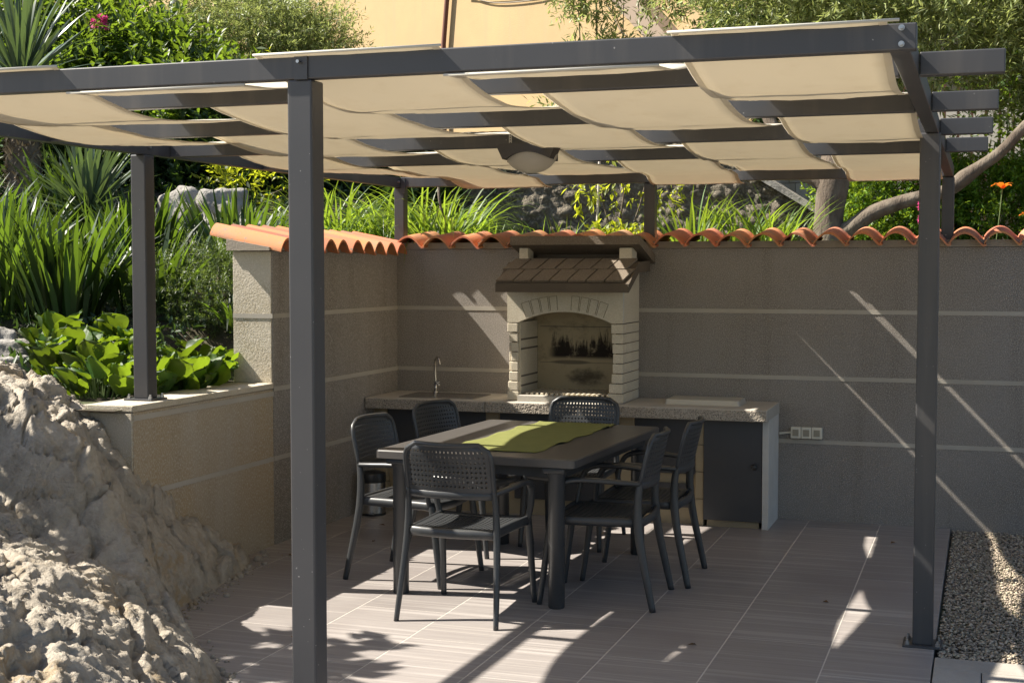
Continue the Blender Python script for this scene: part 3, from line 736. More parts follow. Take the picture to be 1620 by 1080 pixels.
for sx in (-1, 1):
    for sy in (-1, 1):
        c2 = (tc_.x + sx * (hw - .115), tc_.y + sy * (hl - .075))
        l_ = rtop(MB().lathe((*c2, 0), [(.001, 0), (.037, 0), (.041, .006), (.041, TZ - .10), (.048, TZ - .085), (.052, TZ - .0425)], 24)).build('leg', M['chair'], tb, 'auto')
        rtop(MB().box(c2[0] - .06, c2[0] + .06, c2[1] - .06, c2[1] + .06, TZ - .075, TZ - .0424, .012)).build('leg_collar', M['chair'], tb)
# runner
V = []; F = []; nx, ny = 44, 60
for j in range(ny + 1):
    for i in range(nx + 1):
        u, v = i / nx, j / ny
        wav = .010 * math.sin(v * 23) + .012 * noise.noise(Vector((v * 6, 3 if u > .5 else 9, 0)))
        x = -.25 + .49 * u + wav * (2 * abs(u - .5)) ** 3; y = -.60 + 1.40 * v + .006 * math.sin(u * 9) * abs(2 * v - 1)
        z = TZ + .002 + .0016 * (1 + math.sin(v * 12 + u * 3)) + .011 * max(0, noise.noise(Vector((v * 9 + 2, 5 if u > .5 else 1, 0)))) * (2 * abs(u - .5)) ** 6
        if y > hl: z = TZ - (y - hl) * .9 + .004; y = hl + .006 + (y - hl) * .1
        V.append((tc_.x + x + .035, tc_.y + y, z))
for j in range(ny):
    for i in range(nx): a = j * (nx + 1) + i; F.append((a, a + 1, a + nx + 2, a + nx + 1))
m = MB(); m.v = V; m.f = F
rn = rtop(m).build('table_runner', M['runner'], None, True); tag(rn, 'crumpled olive green cloth runner lying across the table', 'table runner')
rn.modifiers.new('thickness', 'SOLIDIFY').thickness = .0015

# ------------------------------------------------------------------ chairs (local frame: the sitter faces +y)
CG = 'charcoal resin armchairs around the table'
def make_chair(label):
    t = thing('armchair', label, 'chair', (0, 0, 0), CG)
    def back(u, v):
        z = .622 + .238 * v; hw_ = .221 if v < .66 else .221 - .062 * (1 - math.sqrt(max(0, 1 - ((v - .66) / .34) ** 2)))
        x = (2 * u - 1) * hw_; y = -.222 - .055 * v - .038 * (1 - (2 * u - 1) ** 2)
        return (x, y, z), (0, 1, .2)
    b = perforated(back, 21, 10, .44, .007, keep=lambda i, j: 0 < i < 20 and 1 <= j < 9)
    bo = b.build('backrest', M['chair'], t, False, world=False)
    rail = MB(); fr = MB()
    pts = []
    for k in range(9): p, _ = back(0, k / 8); pts.append(p)
    for k in range(1, 16): p, _ = back(k / 16, 1); pts.append(p)
    for k in range(8, -1, -1): p, _ = back(1, k / 8); pts.append(p)
    fr.tube(pts, .0125, 8, 0); fr.build('back_frame', M['chair'], t, True, world=False)
    pts = [back(k / 14, 0.02)[0] for k in range(15)]
    rail.tube([(x, y, z - .012) for x, y, z in pts], .02, 8, 0, flat=(1, .4)); rail.build('back_rail', M['chair'], t, True, world=False)
    def seat(u, v):
        sx = 2 * u - 1; hw_ = .205 + .018 * v
        y = -.205 + .43 * v; z = .442 - .012 * (1 - sx * sx) * math.sin(math.pi * v) - .018 * max(0, v - .85) / .15
        return (sx * hw_, y, z), (0, 0, 1)
    perforated(seat, 18, 16, .42, .012, keep=lambda i, j: 0 < i < 17 and 0 < j < 15, hv=.62).build('seat', M['chair'], t, False, world=False)
    q = [(-.215, -.195, .43), (-.22, 0, .43), (-.232, .19, .43), (-.215, .228, .425), (0, .238, .415), (.215, .228, .425), (.232, .19, .43), (.22, 0, .43), (.215, -.195, .43), (.19, -.225, .43), (0, -.24, .428), (-.19, -.225, .43), (-.215, -.195, .43)]
    MB().tube(q, .024, 8, 3, flat=(1, .55)).build('seat_frame', M['chair'], t, True, world=False)
    for s in (-1, 1):
        MB().tube([(s * .255, -.295, 0), (s * .247, -.265, .14), (s * .236, -.228, .32), (s * .228, -.212, .45), (s * .224, -.213, .56), (s * .219, -.224, .64)], [.014, .0165, .019, .020, .0175, .014], 10, 4, flat=(1.15, .85)).build('leg', M['chair'], t, True, world=False)
        MB().tube([(s * .248, .285, 0), (s * .243, .265, .15), (s * .237, .24, .34), (s * .234, .225, .44)], [.014, .0165, .019, .018], 10, 4).build('leg', M['chair'], t, True, world=False)
        MB().tube([(s * .221, -.220, .625), (s * .244, -.13, .632), (s * .262, 0, .64), (s * .268, .10, .638), (s * .268, .165, .615), (s * .262, .195, .56), (s * .250, .208, .49), (s * .236, .215, .43)],
                  [.015, .016, .017, .018, .0175, .016, .015, .014], 10, 5, flat=(.85, 1.15)).build('armrest', M['chair'], t, True, world=False)
    return t
def place(x, y, rz, label, src=[None]):
    if src[0] is None: o = src[0] = make_chair(label)
    else:
        o = src[0].copy(); C.objects.link(o); o['label'] = label
        for ch in list(src[0].children): c = ch.copy(); C.objects.link(c); c.parent = o
    o.location = (x, y, 0); o.rotation_euler = (0, 0, R(rz))
place(-2.385, 6.345, -1, 'perforated charcoal armchair at the near head of the table')
place(-2.945, 7.01, -96, 'charcoal armchair on the wall side of the table, in front of the pedal bin')
place(-2.93, 7.84, -104, 'charcoal armchair on the wall side of the table, nearer the sink')
place(-2.395, 8.21, 180, 'charcoal armchair at the far head of the table, against the barbecue')
place(-1.82, 6.85, 92, 'charcoal armchair on the gravel side of the table, beside its near right leg')
place(-1.755, 7.42, 91, 'charcoal armchair on the gravel side of the table, in front of the tall cupboard door')

# ------------------------------------------------------------------ rock outcrop
def rock():
    # foot line and profile table over Y
    def lerp(tab, y):
        for (a, va), (b, vb) in zip(tab, tab[1:]):
            if y <= b: t = max(0, min(1, (y - a) / (b - a))); t = t; return va + (vb - va) * t
        return tab[-1][1]
    foot = [(3.0, -2.0), (4.0, -2.4), (4.7, -2.80), (5.0, -3.0), (5.3, -3.33), (5.6, -3.64), (5.9, -3.74), (6.6, -3.87), (6.9, -3.95), (7.1, -4.04), (7.25, -4.2), (8, -4.6)]
    pB = [(0, 0), (.10, .10), (.35, .29), (.75, .50), (1.15, .64), (1.28, .70), (1.55, 1.08), (1.9, 1.20), (4, 1.3), (8, 1.6)]
    pA = [(0, 0), (.07, .20), (.20, .40), (.34, .62), (.52, .88), (.80, 1.10), (1.3, 1.25), (2, 1.32), (4, 1.25), (8, 1.4)]
    pC = [(0, 0), (.05, .12), (.18, .22), (.4, .38), (1, .8), (8, 1.2)]
    def H(x, y):
        d = lerp(foot, y) - x
        if d <= 0: return d * 1.2
        a = lerp(pA, d); b = lerp(pB, d); c = lerp(pC, d)
        t = max(0, min(1, (y - 5.08) / .35)); t = t * t * (3 - 2 * t)
        h = b * (1 - t) + a * t
        t2 = max(0, min(1, (y - 6.0) / .9)); h = h * (1 - t2) + c * t2
        if y > 6.0 and x < -4.36: h = min(h, 1.16 - .30 * (y - 6.0) + .1 * noise.noise(Vector((x * 3, y * 3, 4))))
        if y > 6.4: h -= max(0, (y - 6.4)) * .35 * min(1, d * 3)
        return h
    xs = np.concatenate([np.linspace(-9, -5.2, 30), np.linspace(-5.18, -2.0, 330)]); ys = np.linspace(3.4, 7.6, 360); nx = len(xs)
    V = []
    for y in ys:
        for x in xs:
            p = Vector((x, y, 0)); wx = .07 * noise.noise(Vector((x * 2.2, y * 2.2, 7))); wy = .07 * noise.noise(Vector((x * 2.2, y * 2.2, 17)))
            h = H(x + wx, y + wy)
            q = Vector((x * 1.6 + y * .9, y * 1.3 - x * .7, h * 1.8))
            # folds that run down the slope towards +x,-y, crossed by cracks
            a_ = x * .55 + y * .83; b_ = x * .83 - y * .55
            steep = max(0, min(1, (y - 5.05) / .3)); amp = min(1, max(0, (h + .03) * 7))
            wq = Vector((noise.noise(q * 2.3), noise.noise(q * 2.3 + Vector((9, 0, 0))), noise.noise(q * 2.3 + Vector((0, 9, 0))))) * .35
            fold = noise.ridged_multi_fractal(Vector((a_ * 2.6, b_ * .8 - h * .5, h * .7)) + wq, 1.0, 2.0, 3, 1.0, 2.0) - 1.0
            rough = noise.fractal((q + wq) * 2.4, .62, 2.13, 9); big = noise.noise(q * 1.15 + Vector((3, 1, 2)))
            fct = noise.voronoi(Vector((a_ * 1.6, b_ * 1.1, h * 1.3)) + wq)[0]
            rid = noise.ridged_multi_fractal((q + wq) * 2.2, .75, 2.17, 8, 1.0, 1.8) - 1.0
            # bedding: quantised steps give broken ledges
            st = (h * 1.0 + .25 * a_ + .06 * noise.noise(q * 3)) * 7.5; led = (st - math.floor(st)); led = (led ** 3 - led) * .045
            crack = noise.voronoi(Vector((a_ * 2.2, b_ * 1.3, h * 2)) + wq * 1.5)[0]; cr = max(0, .09 - (crack[1] - crack[0])) * -.55
            d = ((.022 + .040 * steep) * fold + (.024 + .006 * steep) * rid + (.040 - .010 * steep) * rough + led * (.9 - .3 * steep) + cr * 1.3 + .05 * big + .10 * (fct[0] - .35)) * amp * .80
            fine = .014 * noise.fractal(Vector((x * 41, y * 41, h * 41)), .6, 2.0, 3) * amp
            V.append((x + (d * .6 if h > .02 else 0), y - d * .25 + .4 * fine, h + d * .75 + fine if h > -.02 else h - .02))
    F = []
    for j in range(len(ys) - 1):
        for i in range(nx - 1):
            a = j * nx + i
            if max(V[a][2], V[a + 1][2], V[a + nx][2], V[a + nx + 1][2]) < -.06: continue
            F.append((a, a + 1, a + nx + 1, a + nx))
    o = npmesh('rock_outcrop', np.array(V), np.array(F), M['rock'], None, True)
    tag(o, 'large craggy pale limestone outcrop beside the low wall', 'rock')
rock()

def boulder(x, y, z, sx, sy, sz, label, seed, mt='boulder', group=None, cat='boulder'):
    b = bmesh.new(); bmesh.ops.create_icosphere(b, subdivisions=4, radius=1)
    for v in b.verts:
        p = v.co.copy(); k = 1 + .28 * noise.noise(p * 1.3 + Vector((seed, 0, 0))) + .12 * noise.noise(p * 3.5 + Vector((seed, 0, 0)))
        f = max(abs(p.x), abs(p.y), abs(p.z)); p = p / (f ** .45)
        v.co = p * k; v.co += v.normal * .04 * noise.noise(p * 9)
    me = bpy.data.meshes.new('boulder'); b.to_mesh(me); b.free()
    for v in me.vertices: v.co = (v.co.x * sx, v.co.y * sy, v.co.z * sz)
    o = finish('boulder', me, M[mt], None, True); o.location = (x, y, z + sz * .6); o.rotation_euler = (0, 0, seed)
    return tag(o, label, cat, group)

# ------------------------------------------------------------------ vegetation generators
def blades(specs, m, name, parent, seg=6):
    """specs rows: x,y,z, azimuth, elevation, droop, length, width"""
    A = np.asarray(specs, float); n = len(A); t = np.linspace(0, 1, seg + 1)
    az, el, dr, L, Wd = A[:, 3], A[:, 4], A[:, 5], A[:, 6], A[:, 7]
    ang = el[:, None] - dr[:, None] * t[None] ** 1.7
    dl = L[:, None] / seg
    hx = np.cumsum(np.cos(ang) * dl, 1) - np.cos(ang[:, :1]) * dl; hz = np.cumsum(np.sin(ang) * dl, 1) - np.sin(ang[:, :1]) * dl
    X = A[:, 0:1] + hx * np.cos(az)[:, None]; Y = A[:, 1:2] + hx * np.sin(az)[:, None]; Z = A[:, 2:3] + hz
    w = np.minimum(1, .55 + 1.2 * t) * (1 - t ** 3.2); w[-1] = .03
    tw_ = rng.uniform(-.9, .9, n)
    sx = -np.sin(az + tw_)[:, None] * w[None] * Wd[:, None] * .5; sy = np.cos(az + tw_)[:, None] * w[None] * Wd[:, None] * .5
    V = np.stack([np.stack([X - sx, Y - sy, Z], 2), np.stack([X + sx, Y + sy, Z], 2)], 2).reshape(n * (seg + 1) * 2, 3)
    b = (np.arange(n) * (seg + 1) * 2)[:, None] + (np.arange(seg) * 2)[None]
    F = np.stack([b, b + 1, b + 3, b + 2], 2).reshape(-1, 4)
    return npmesh(name, V, F, M[m], parent, True)

def leafcloud(P, D, N, L, Wd, m, name, parent, fold=.25):
    n = len(P); D = D / np.linalg.norm(D, axis=1, keepdims=True); Sd = np.cross(D, N); Sd /= np.linalg.norm(Sd, axis=1, keepdims=True) + 1e-9
    Nn = np.cross(Sd, D); L = L[:, None]; Wd = Wd[:, None]
    mid = P + D * L * .45
    V = np.stack([P, mid + Sd * Wd / 2 + Nn * Wd * fold, P + D * L, mid - Sd * Wd / 2 + Nn * Wd * fold], 1).reshape(-1, 3)
    b = np.arange(n) * 4; F = np.concatenate([np.stack([b, b + 1, b + 2], 1), np.stack([b, b + 2, b + 3], 1)])
    return npmesh(name, V, F, M[m], parent)

def crown_pts(c, r, nclump, twigs, leaves, tw=.22, shell=.45, droop=0, clumpr=.35, squash=1):
    """leaves along twigs that grow out of clumps filling an uneven ellipsoid"""
    c = np.array(c); r = np.array(r); n = nclump
    u = rng.normal(size=(n, 3)); u /= np.linalg.norm(u, axis=1, keepdims=True)
    rad = rng.uniform(shell, 1, n) ** .6
    sc = np.array([1 + .22 * noise.noise(Vector(v) * 2.1 + Vector(c) * .7) for v in u])
    Cc = c + u * r * (rad * sc)[:, None]
    Cc = np.repeat(Cc, twigs, 0); du = np.repeat(u, twigs, 0)
    td = du * .7 + rng.normal(size=Cc.shape) * .75 + np.array([0, 0, .35 - droop]); td /= np.linalg.norm(td, axis=1, keepdims=True)
    T0 = Cc + rng.normal(size=Cc.shape) * r.mean() * clumpr * .28
    TL = tw * rng.uniform(.6, 1.3, len(T0))
    s = np.tile(np.linspace(.1, 1, leaves), len(T0)); T0r = np.repeat(T0, leaves, 0); tdr = np.repeat(td, leaves, 0); TLr = np.repeat(TL, leaves)
    P = T0r + tdr * (s * TLr)[:, None]; P[:, 2] -= droop * .25 * (s * TLr)
    side = rng.normal(size=P.shape); side -= tdr * (side * tdr).sum(1, keepdims=True); side /= np.linalg.norm(side, axis=1, keepdims=True)
    D = tdr * .65 + side * .8; D[:, 2] -= droop * .5
    N = np.array([0, 0, 1.]) + rng.normal(size=P.shape) * .5 + side * -.2
    return P, D, N, T0, td, TL

def foliage(name, c, r, parent, m, nclump, twigs, leaves, L, Wd, **k):
    P, D, N, *_ = crown_pts(c, r, nclump, twigs, leaves, **k); n = len(P)
    return leafcloud(P, D, N, L * rng.uniform(.65, 1.25, n), Wd * rng.uniform(.75, 1.25, n), m, name, parent)

def limbs(parent, base, tops, r0, m='bark', name='trunk', wob=.06, n=10, seed=1):
    q = MB(); base = Vector(base)
    for i, tp in enumerate(tops):
        tp = Vector(tp); pts = []; rr = []
        for k in range(7):
            t = k / 6; p = base.lerp(tp, t); p += Vector((noise.noise(Vector((t * 3, i * 5 + seed, 0))), noise.noise(Vector((t * 3, i * 5 + seed, 9))), 0)) * wob * (1 if t > 0 else 0)
            pts.append(p); rr.append(r0 * (1 - .75 * t) * (1 if i == 0 else .7))
        q.tube(pts, rr, n, 2)
    return q.build(name, M[m], parent, True)

def shrub(name, label, cat, base, top, r, m, nclump, twigs, leaves, L, Wd, r0=.03, nl=5, group=None, fname='foliage', tr='stem', **k):
    t = thing(name, label, cat, base, group)
    tops = [(top[0] + r[0] * .6 * math.cos(2.4 * i), top[1] + r[1] * .6 * math.sin(2.4 * i), top[2] + r[2] * .2 * math.sin(i)) for i in range(nl)]
    limbs(t, base, tops, r0, name=tr, seed=base[0])
    foliage(fname, top, r, t, m, nclump, twigs, leaves, L, Wd, **k); return t

# bergenia-like broad leaves behind the low wall
def broadleaf(x, y, z, n, R0, label, s=.11):
    t = thing('bergenia', label, 'plant', (x, y, z), 'broad leaved plants in the planter'); V = []; F = []; st = MB()
    for i in range(n):
        az = random.uniform(0, 2 * math.pi); d = R0 * math.sqrt(random.random()); bx, by = x + d * .75 * math.cos(az), y + d * .6 * math.sin(az)
        el = random.uniform(.75, 1.6) * (1 - .25 * d / R0); hgt = random.uniform(.03, .24) * (1.1 - .6 * d / R0)
        sz = s * random.uniform(.6, 1.15); aa = az + random.uniform(-.5, .5)
        base = Vector((bx, by, z + hgt)); st.tube([(x + (bx - x) * .6, y + (by - y) * .6, z - .01), base], [.006, .004], 5)
        dirv = Vector((math.cos(aa) * math.cos(el), math.sin(aa) * math.cos(el), math.sin(el))); side = Vector((-math.sin(aa), math.cos(aa), 0)); nn = side.cross(dirv) * -1
        roll = random.uniform(-.9, .9); side, nn = side * math.cos(roll) + nn * math.sin(roll), nn * math.cos(roll) - side * math.sin(roll)
        o = len(V); nu, nv = 8, 8; ph = random.random() * 6
        for j in range(nv + 1):
            v = j / nv; w = math.sin(math.pi * min(1, (v * .93 + .07))) ** .62
            for q in range(nu + 1):
                u = 2 * q / nu - 1
                p = base + dirv * (v * sz * 1.05 - .12 * sz * v * v * abs(u)) + side * (u * w * sz * .60) + nn * (.22 * sz * u * u * w - .16 * sz * v * v + .07 * sz * math.sin(u * 8 + ph + v * 6) * (abs(u) + .2))
                V.append(tuple(p))
        for j in range(nv):
            for q in range(nu): a = o + j * (nu + 1) + q; F.append((a, a + 1, a + nu + 2, a + nu + 1))
    npmesh('leaves', np.array(V), np.array(F), M['berg'], t, True); st.build('stems', M['stem'], t)
bp = [(-4.98, 6.75), (-4.62, 6.5), (-4.72, 6.95), (-4.50, 6.75), (-4.45, 7.1), (-4.95, 7.2), (-5.30, 7.05), (-4.55, 7.4)]
bl_ = ['sprawling clump left of the others, nearest the boulder stones', 'lush bright clump at the corner just left of the pergola post', 'tall clump in the middle of the bed', 'bright clump growing behind the foot of the pergola post',
       'clump right of the pergola post, against the wall cap', 'darker clump further back below the rosemary', 'outermost clump by the small grey stones', 'low clump next to the sunlit end pillar']
for (x, y), lb in zip(bp, bl_): broadleaf(x, y, gz(x, y) - .02, 34, .27, 'broad leaved green plant, ' + lb, .155)

def clump(name, label, cat, x, y, z, n, rad, Lr, Wr, elr, dr, m, group=None, bias=None):
    t = thing(name, label, cat, (x, y, z), group); sp = []
    for i in range(n):
        az = random.uniform(0, 2 * math.pi); d = rad * math.sqrt(random.random()); f = d / rad
        el = R(random.uniform(*elr)) + R(12) * (1 - f)
        sp.append((x + d * math.cos(az), y + d * math.sin(az), z - .02, az + random.uniform(-.4, .4) if bias is None else bias + random.uniform(-1.3, 1.3), el, R(random.uniform(*dr)), random.uniform(*Lr), random.uniform(*Wr)))
    blades(sp, m, 'leaves', t); return t
IG = 'iris clumps in the sloping garden'
for k, (x, y, n, lb) in enumerate([(-6.25, 7.75, 120, 'tall green iris clump behind the outermost small stones'), (-5.75, 7.7, 130, 'tall iris clump with sunlit tips, right of the leftmost clump'), (-5.38, 8.15, 70, 'leaning iris clump just left of the rosemary bush'),
                                   (-6.9, 8.6, 90, 'iris clump in front of the shaggy palm trunk'), (-6.0, 9.0, 90, 'shaded iris clump behind the front irises'), (-6.1, 8.8, 80, 'iris clump right of the pergola post with yellow tips'), (-5.35, 9.2, 80, 'iris clump behind the rosemary near the side wall'),
                                   (-6.6, 8.0, 110, 'tall iris clump rising behind the first two'), (-7.6, 9.0, 90, 'dark iris clump under the shaggy palm'), (-7.3, 9.9, 60, 'iris clump under the low yucca'), (-5.0, 8.9, 80, 'iris clump between rosemary and side wall')]):
    clump('iris', lb, 'plant', x, y, gz(x, y), int(n * .95), .24, (.55, .86) if k < 2 else (.42, .70), (.032, .056), (58, 86), (0, 45), 'iris', IG)
clump('iris', 'small pale green iris fan leaning on the sunlit end pillar', 'plant', -4.62, 7.95, gz(-4.62, 7.95), 26, .09, (.25, .5), (.02, .03), (40, 80), (20, 90), 'iris', IG)

# low growth that hides the soil
n_ = 9000; X_ = rng.uniform(-9.5, -4.35, n_); Y_ = rng.uniform(6.6, 12.0, n_); keep_ = (X_ < -4.4) | (Y_ > 9.9); X_, Y_ = X_[keep_], Y_[keep_]; n_ = len(X_)
Z_ = np.array([gz(a, b) for a, b in zip(X_, Y_)]) + rng.uniform(.0, .07, n_)
gc_ = leafcloud(np.stack([X_, Y_, Z_], 1), rng.normal(size=(n_, 3)) + np.array([0, 0, .6]), rng.normal(size=(n_, 3)) * .5 + np.array([0, 0, 1.]), rng.uniform(.05, .11, n_), rng.uniform(.02, .045, n_), 'dark', 'ground_cover', None)
tag(gc_, 'low dark leafy growth covering the garden soil', 'ground cover', kind='stuff')

# rosemary
t_ = thing('rosemary_bush', 'dark needle leaved rosemary bush behind the pergola post', 'bush', (-5.0, 8.3, gz(-5, 8.3)))
limbs(t_, (-5.0, 8.3, gz(-5, 8.3)), [(-5.3, 8.2, 1.6), (-4.7, 8.3, 1.6), (-5, 8.5, 1.75), (-5.5, 8.4, 1.5)], .03, name='stem')
foliage('foliage', (-4.98, 8.3, 1.42), (.62, .40, .36), t_, 'rosem', 330, 7, 26, .030, .006, tw=.17, shell=.5, clumpr=.3)

# yuccas and shaggy palms
def rosette(parent, c, n, L, wd, m='yucca', el=(-25, 88), dr=(0, 25)):
    sp = []
    for i in range(n):
        az = i * 2.39996; e = el[0] + (el[1] - el[0]) * (i / n) ** .8
        sp.append((c[0] + .04 * math.cos(az), c[1] + .04 * math.sin(az), c[2] + .08 * i / n, az, R(e), R(random.uniform(*dr)), L * random.uniform(.8, 1.1), wd))
    return blades(sp, m, 'leaves', parent, 7)
def palmtrunk(parent, x, y, z0_, z1_, r):
    q = MB().tube([(x, y, z0_ - .1), (x + .02, y, (z0_ + z1_) / 2), (x, y, z1_)], [r * 1.1, r, r * .95], 14, 3); q.build('trunk', M['bark'], parent, True)
    sp = []
    for i in range(1500):
        az = random.uniform(0, 6.283); z = random.uniform(z0_, z1_); sp.append((x + r * .93 * math.cos(az), y + r * .93 * math.sin(az), z, az, R(random.uniform(-75, 70)), R(20), random.uniform(.04, .10), .024))
    blades(sp, 'fibre', 'bark_scales', parent, 2)
t_ = thing('yucca_palm', 'tall yucca palm with shaggy trunk at the left edge', 'palm', (-8.15, 10.4, 2.1))
palmtrunk(t_, -8.15, 10.4, 2.0, 3.25, .14); rosette(t_, (-8.15, 10.4, 3.3), 150, .95, .05, el=(-30, 88))
t_ = thing('yucca', 'low spiky blue green yucca between palm trunk and pergola post', 'plant', (-7.05, 9.8, gz(-7.05, 9.8)))
rosette(t_, (-7.0, 9.75, gz(-7, 9.75) + .12), 130, .62, .042, el=(-5, 88))
t_ = thing('yucca', 'spiky yucca in the upper left corner above the front beam', 'plant', (-8.9, 10.2, 2.4))
palmtrunk(t_, -8.9, 10.2, 2.3, 3.0, .10); rosette(t_, (-8.8, 10.2, 3.05), 110, .75, .045, el=(-20, 88))

# boulders
boulder(-6.28, 10.1, 2.06, .20, .2, .18, 'grey block shaped boulder behind the irises, left one of a pair', 1.2)
boulder(-5.90, 10.05, 2.06, .19, .2, .18, 'grey cut boulder behind the irises, right one of a pair', 2.1)
boulder(-5.72, 9.85, 1.92, .28, .22, .10, 'flat pale stone under the pair of cut boulders', 3.3)
boulder(-4.42, 10.9, 1.72, .30, .25, .20, 'rough grey boulder in the long grass behind the coping', 5.0)
boulder(-3.95, 10.6, 1.70, .36, .2, .10, 'flat pale stone lying in grass behind the barbecue', 2.6)
for i, (x, y, s_, lb) in enumerate([(-5.55, 7.0, .13, 'small grey stone at the left of the broad leaved plants'), (-5.38, 6.75, .10, 'rounded grey stone just above the limestone outcrop'), (-5.30, 7.25, .08, 'little pale stone below the tall irises'), (-5.8, 7.15, .12, 'dark grey stone at the left edge of the garden bed')]):
    boulder(x, y, gz(x, y) - .02, s_, s_ * .9, s_ * .75, lb, i * 1.7 + .4)
boulder(-4.50, 6.12, .88, .10, .08, .06, 'pale stone wedged against the end of the low wall', 4.4, 'rock')
boulder(-4.72, 6.05, .90, .11, .09, .06, 'pale stone resting on the outcrop left of the low wall', 2.4, 'rock')
boulder(-8.9, 10.9, 1.9, .5, .35, .35, 'blue grey boulder in shade behind the palm trunk', 6.1)

boulder(-4.42, 6.02, .82, .10, .09, .10, 'chalky stone lodged between outcrop and wall end', 7.4, 'rock')
boulder(-4.95, 6.28, .98, .12, .1, .08, 'chalky stone on top of the outcrop below the leafy plants', 8.2, 'rock')
# long grasses behind the coping
GG = 'arching grass tufts behind the tiled wall'
gl = ['leftmost tuft behind the front post', 'tall bright tuft left of the rear corner post', 'drooping tuft next to the rear corner post', 'dense tuft right of the rear corner post', 'long tuft before the rough boulder', 'tuft leaning right over the rough boulder']
for (x, y), lb in zip([(-5.25, 10.5), (-4.95, 10.25), (-4.62, 10.35), (-4.25, 10.3), (-4.0, 10.15), (-4.45, 11.3)], gl):
    clump('grass_tuft', 'bright arching green grass, ' + lb, 'grass', x, y, 1.74, 150, .2, (.55, .95), (.012, .024), (55, 85), (50, 150), 'grass', GG)
for (x, lb) in ((-3.55, 'short sunlit grass tuft behind the tiles left of the barbecue cap'), (-3.15, 'wispy grass tuft beside the flat pale stone'), (-2.95, 'short grass tuft left of the white cane')):
    clump('grass_tuft', lb, 'grass', x, 10.0, 1.74, 110, .2, (.15, .42), (.006, .012), (45, 85), (20, 90), 'grass', GG)
for (x, y, lb) in ((-2.05, 10.1, 'daylily leaves just right of the middle rear post'), (-1.72, 10.3, 'tall daylily leaves in the middle of the row'), (-1.45, 10.2, 'daylily leaves left of the olive trunk')):
    clump('daylily', lb, 'plant', x, y, 1.76, 80, .17, (.35, .62), (.012, .02), (58, 85), (20, 90), 'grass', 'leafy daylilies behind the wall')
for (x, y, lb) in ((-2.5, 10.05, 'bright little leafy weed behind the coping by the sapling'), (-2.72, 10.1, 'small leafy weed between white cane and sapling'), (.38, 10.1, 'silvery leafed weed below the orange flower')):
    shrub('weed', lb, 'plant', (x, y, 1.75), (x, y, 1.86), (.12, .1, .09), 'bright' if x < 0 else 'olive', 22, 3, 5, .055, .028, r0=.004, nl=3, tw=.08)

# sapling with cane
t_ = thing('sapling', 'young citrus sapling with bright leaves behind the barbecue', 'tree', (-2.66, 10.4, 1.74))
limbs(t_, (-2.66, 10.4, 1.7), [(-2.64, 10.4, 2.35), (-2.85, 10.35, 2.45), (-2.42, 10.4, 2.42)], .016, wob=.03)
for c, r in (((-2.94, 10.35, 2.26), (.10, .1, .11)), ((-2.60, 10.4, 2.30), (.16, .12, .13)), ((-2.32, 10.4, 2.26), (.14, .1, .12)), ((-2.7, 10.4, 2.55), (.4, .2, .15))):
    foliage('foliage', c, r, t_, 'bright', 8, 2, 4, .075, .028, tw=.09, droop=.7)
t_ = MB().tube([(-2.83, 10.32, 1.7), (-2.80, 10.32, 2.6)], .010, 8).build('plant_stake', M['stake']); tag(t_, 'thin white cane stake left of the citrus sapling', 'stake')
t_ = MB().tube([(-3.88, 9.9, 1.75), (-3.93, 9.95, 2.0), (-3.98, 9.96, 2.25), (-3.99, 10.0, 2.5)], [.015, .012, .010, .008], 8, 4).build('bare_branch', M['bark'], None, True); tag(t_, 'thin bare bent branch rising beside the rear corner post', 'branch')

# rubble retaining wall
def rubble():
    t = thing('retaining_wall', 'dark rubble stone retaining wall behind the sapling', 'wall', (-3, 12.3, 1.7))
    V = []; F = []; nx, nz = 200, 60
    for j in range(nz + 1):
        for i in range(nx + 1):
            x = -5.2 + 4.1 * i / nx; top = 2.95 if x < -2.25 else 2.95 - (x + 2.25) * 1.4 if x < -1.93 else 2.50 - (x + 1.93) * .62; z = 1.5 + (top - 1.5) * j / nz
            vr = noise.voronoi(Vector((x * 9, z * 11, 0)))[0]; d = .08 * min(.6, vr[1] - vr[0]) + .06 * noise.fractal(Vector((x * 3, z * 3, 2)), 1, 2, 4)
            V.append((x, 12.25 - d, z))
    for j in range(nz):
        for i in range(nx): a = j * (nx + 1) + i; F.append((a, a + 1, a + nx + 2, a + nx + 1))
    npmesh('stone_face', np.array(V), np.array(F), M['rubble'], t, True)
    MB().prism([(-5.2, 1.5), (-1.1, 1.5), (-1.1, 1.96), (-1.93, 2.47), (-2.25, 2.92), (-5.2, 2.92)], 'y', 12.30, 12.6).build('wall_core', M['rubble'], t)
    MB().prism([(-1.95, 2.50), (-1.08, 1.97), (-1.08, 2.02), (-1.93, 2.55)], 'y', 12.1, 12.62).build('sloping_cap', M['boulder'], t)
rubble()
# clad wall of the stairs behind
t_ = thing('clad_wall', 'wall clad with pale blue grey rectangular stone slabs behind the olive trunk', 'wall', (-2, 13.6, 1.8))
q = MB(); x = -4.4; row = 0
M['slab'] = mat('grey_stone_cladding', (.42, .41, .42), .8, var=(.33, .32, .33), vscale=6, island=.18, stain=(.40, .33, .25), stscale=3)
for zi in range(6):
    z = 1.7 + zi * .2; x = -4.4 - .1 * zi
    while x < -.9:
        if random.random() < .5: q.box(x, x + .115, 13.6, 13.63, z + .003, z + .197); x += .12
        elif random.random() < .5: q.box(x, x + .235, 13.6, 13.63, z + .003, z + .097); q.box(x, x + .235, 13.6, 13.63, z + .103, z + .197); x += .24
        else: q.box(x, x + .155, 13.6, 13.63, z + .003, z + .197); x += .16
q.build('cladding', M['slab'], t_); MB().box(-4.9, -.85, 13.631, 13.85, 1.6, 2.9).build('wall_core', M['groove'], t_)

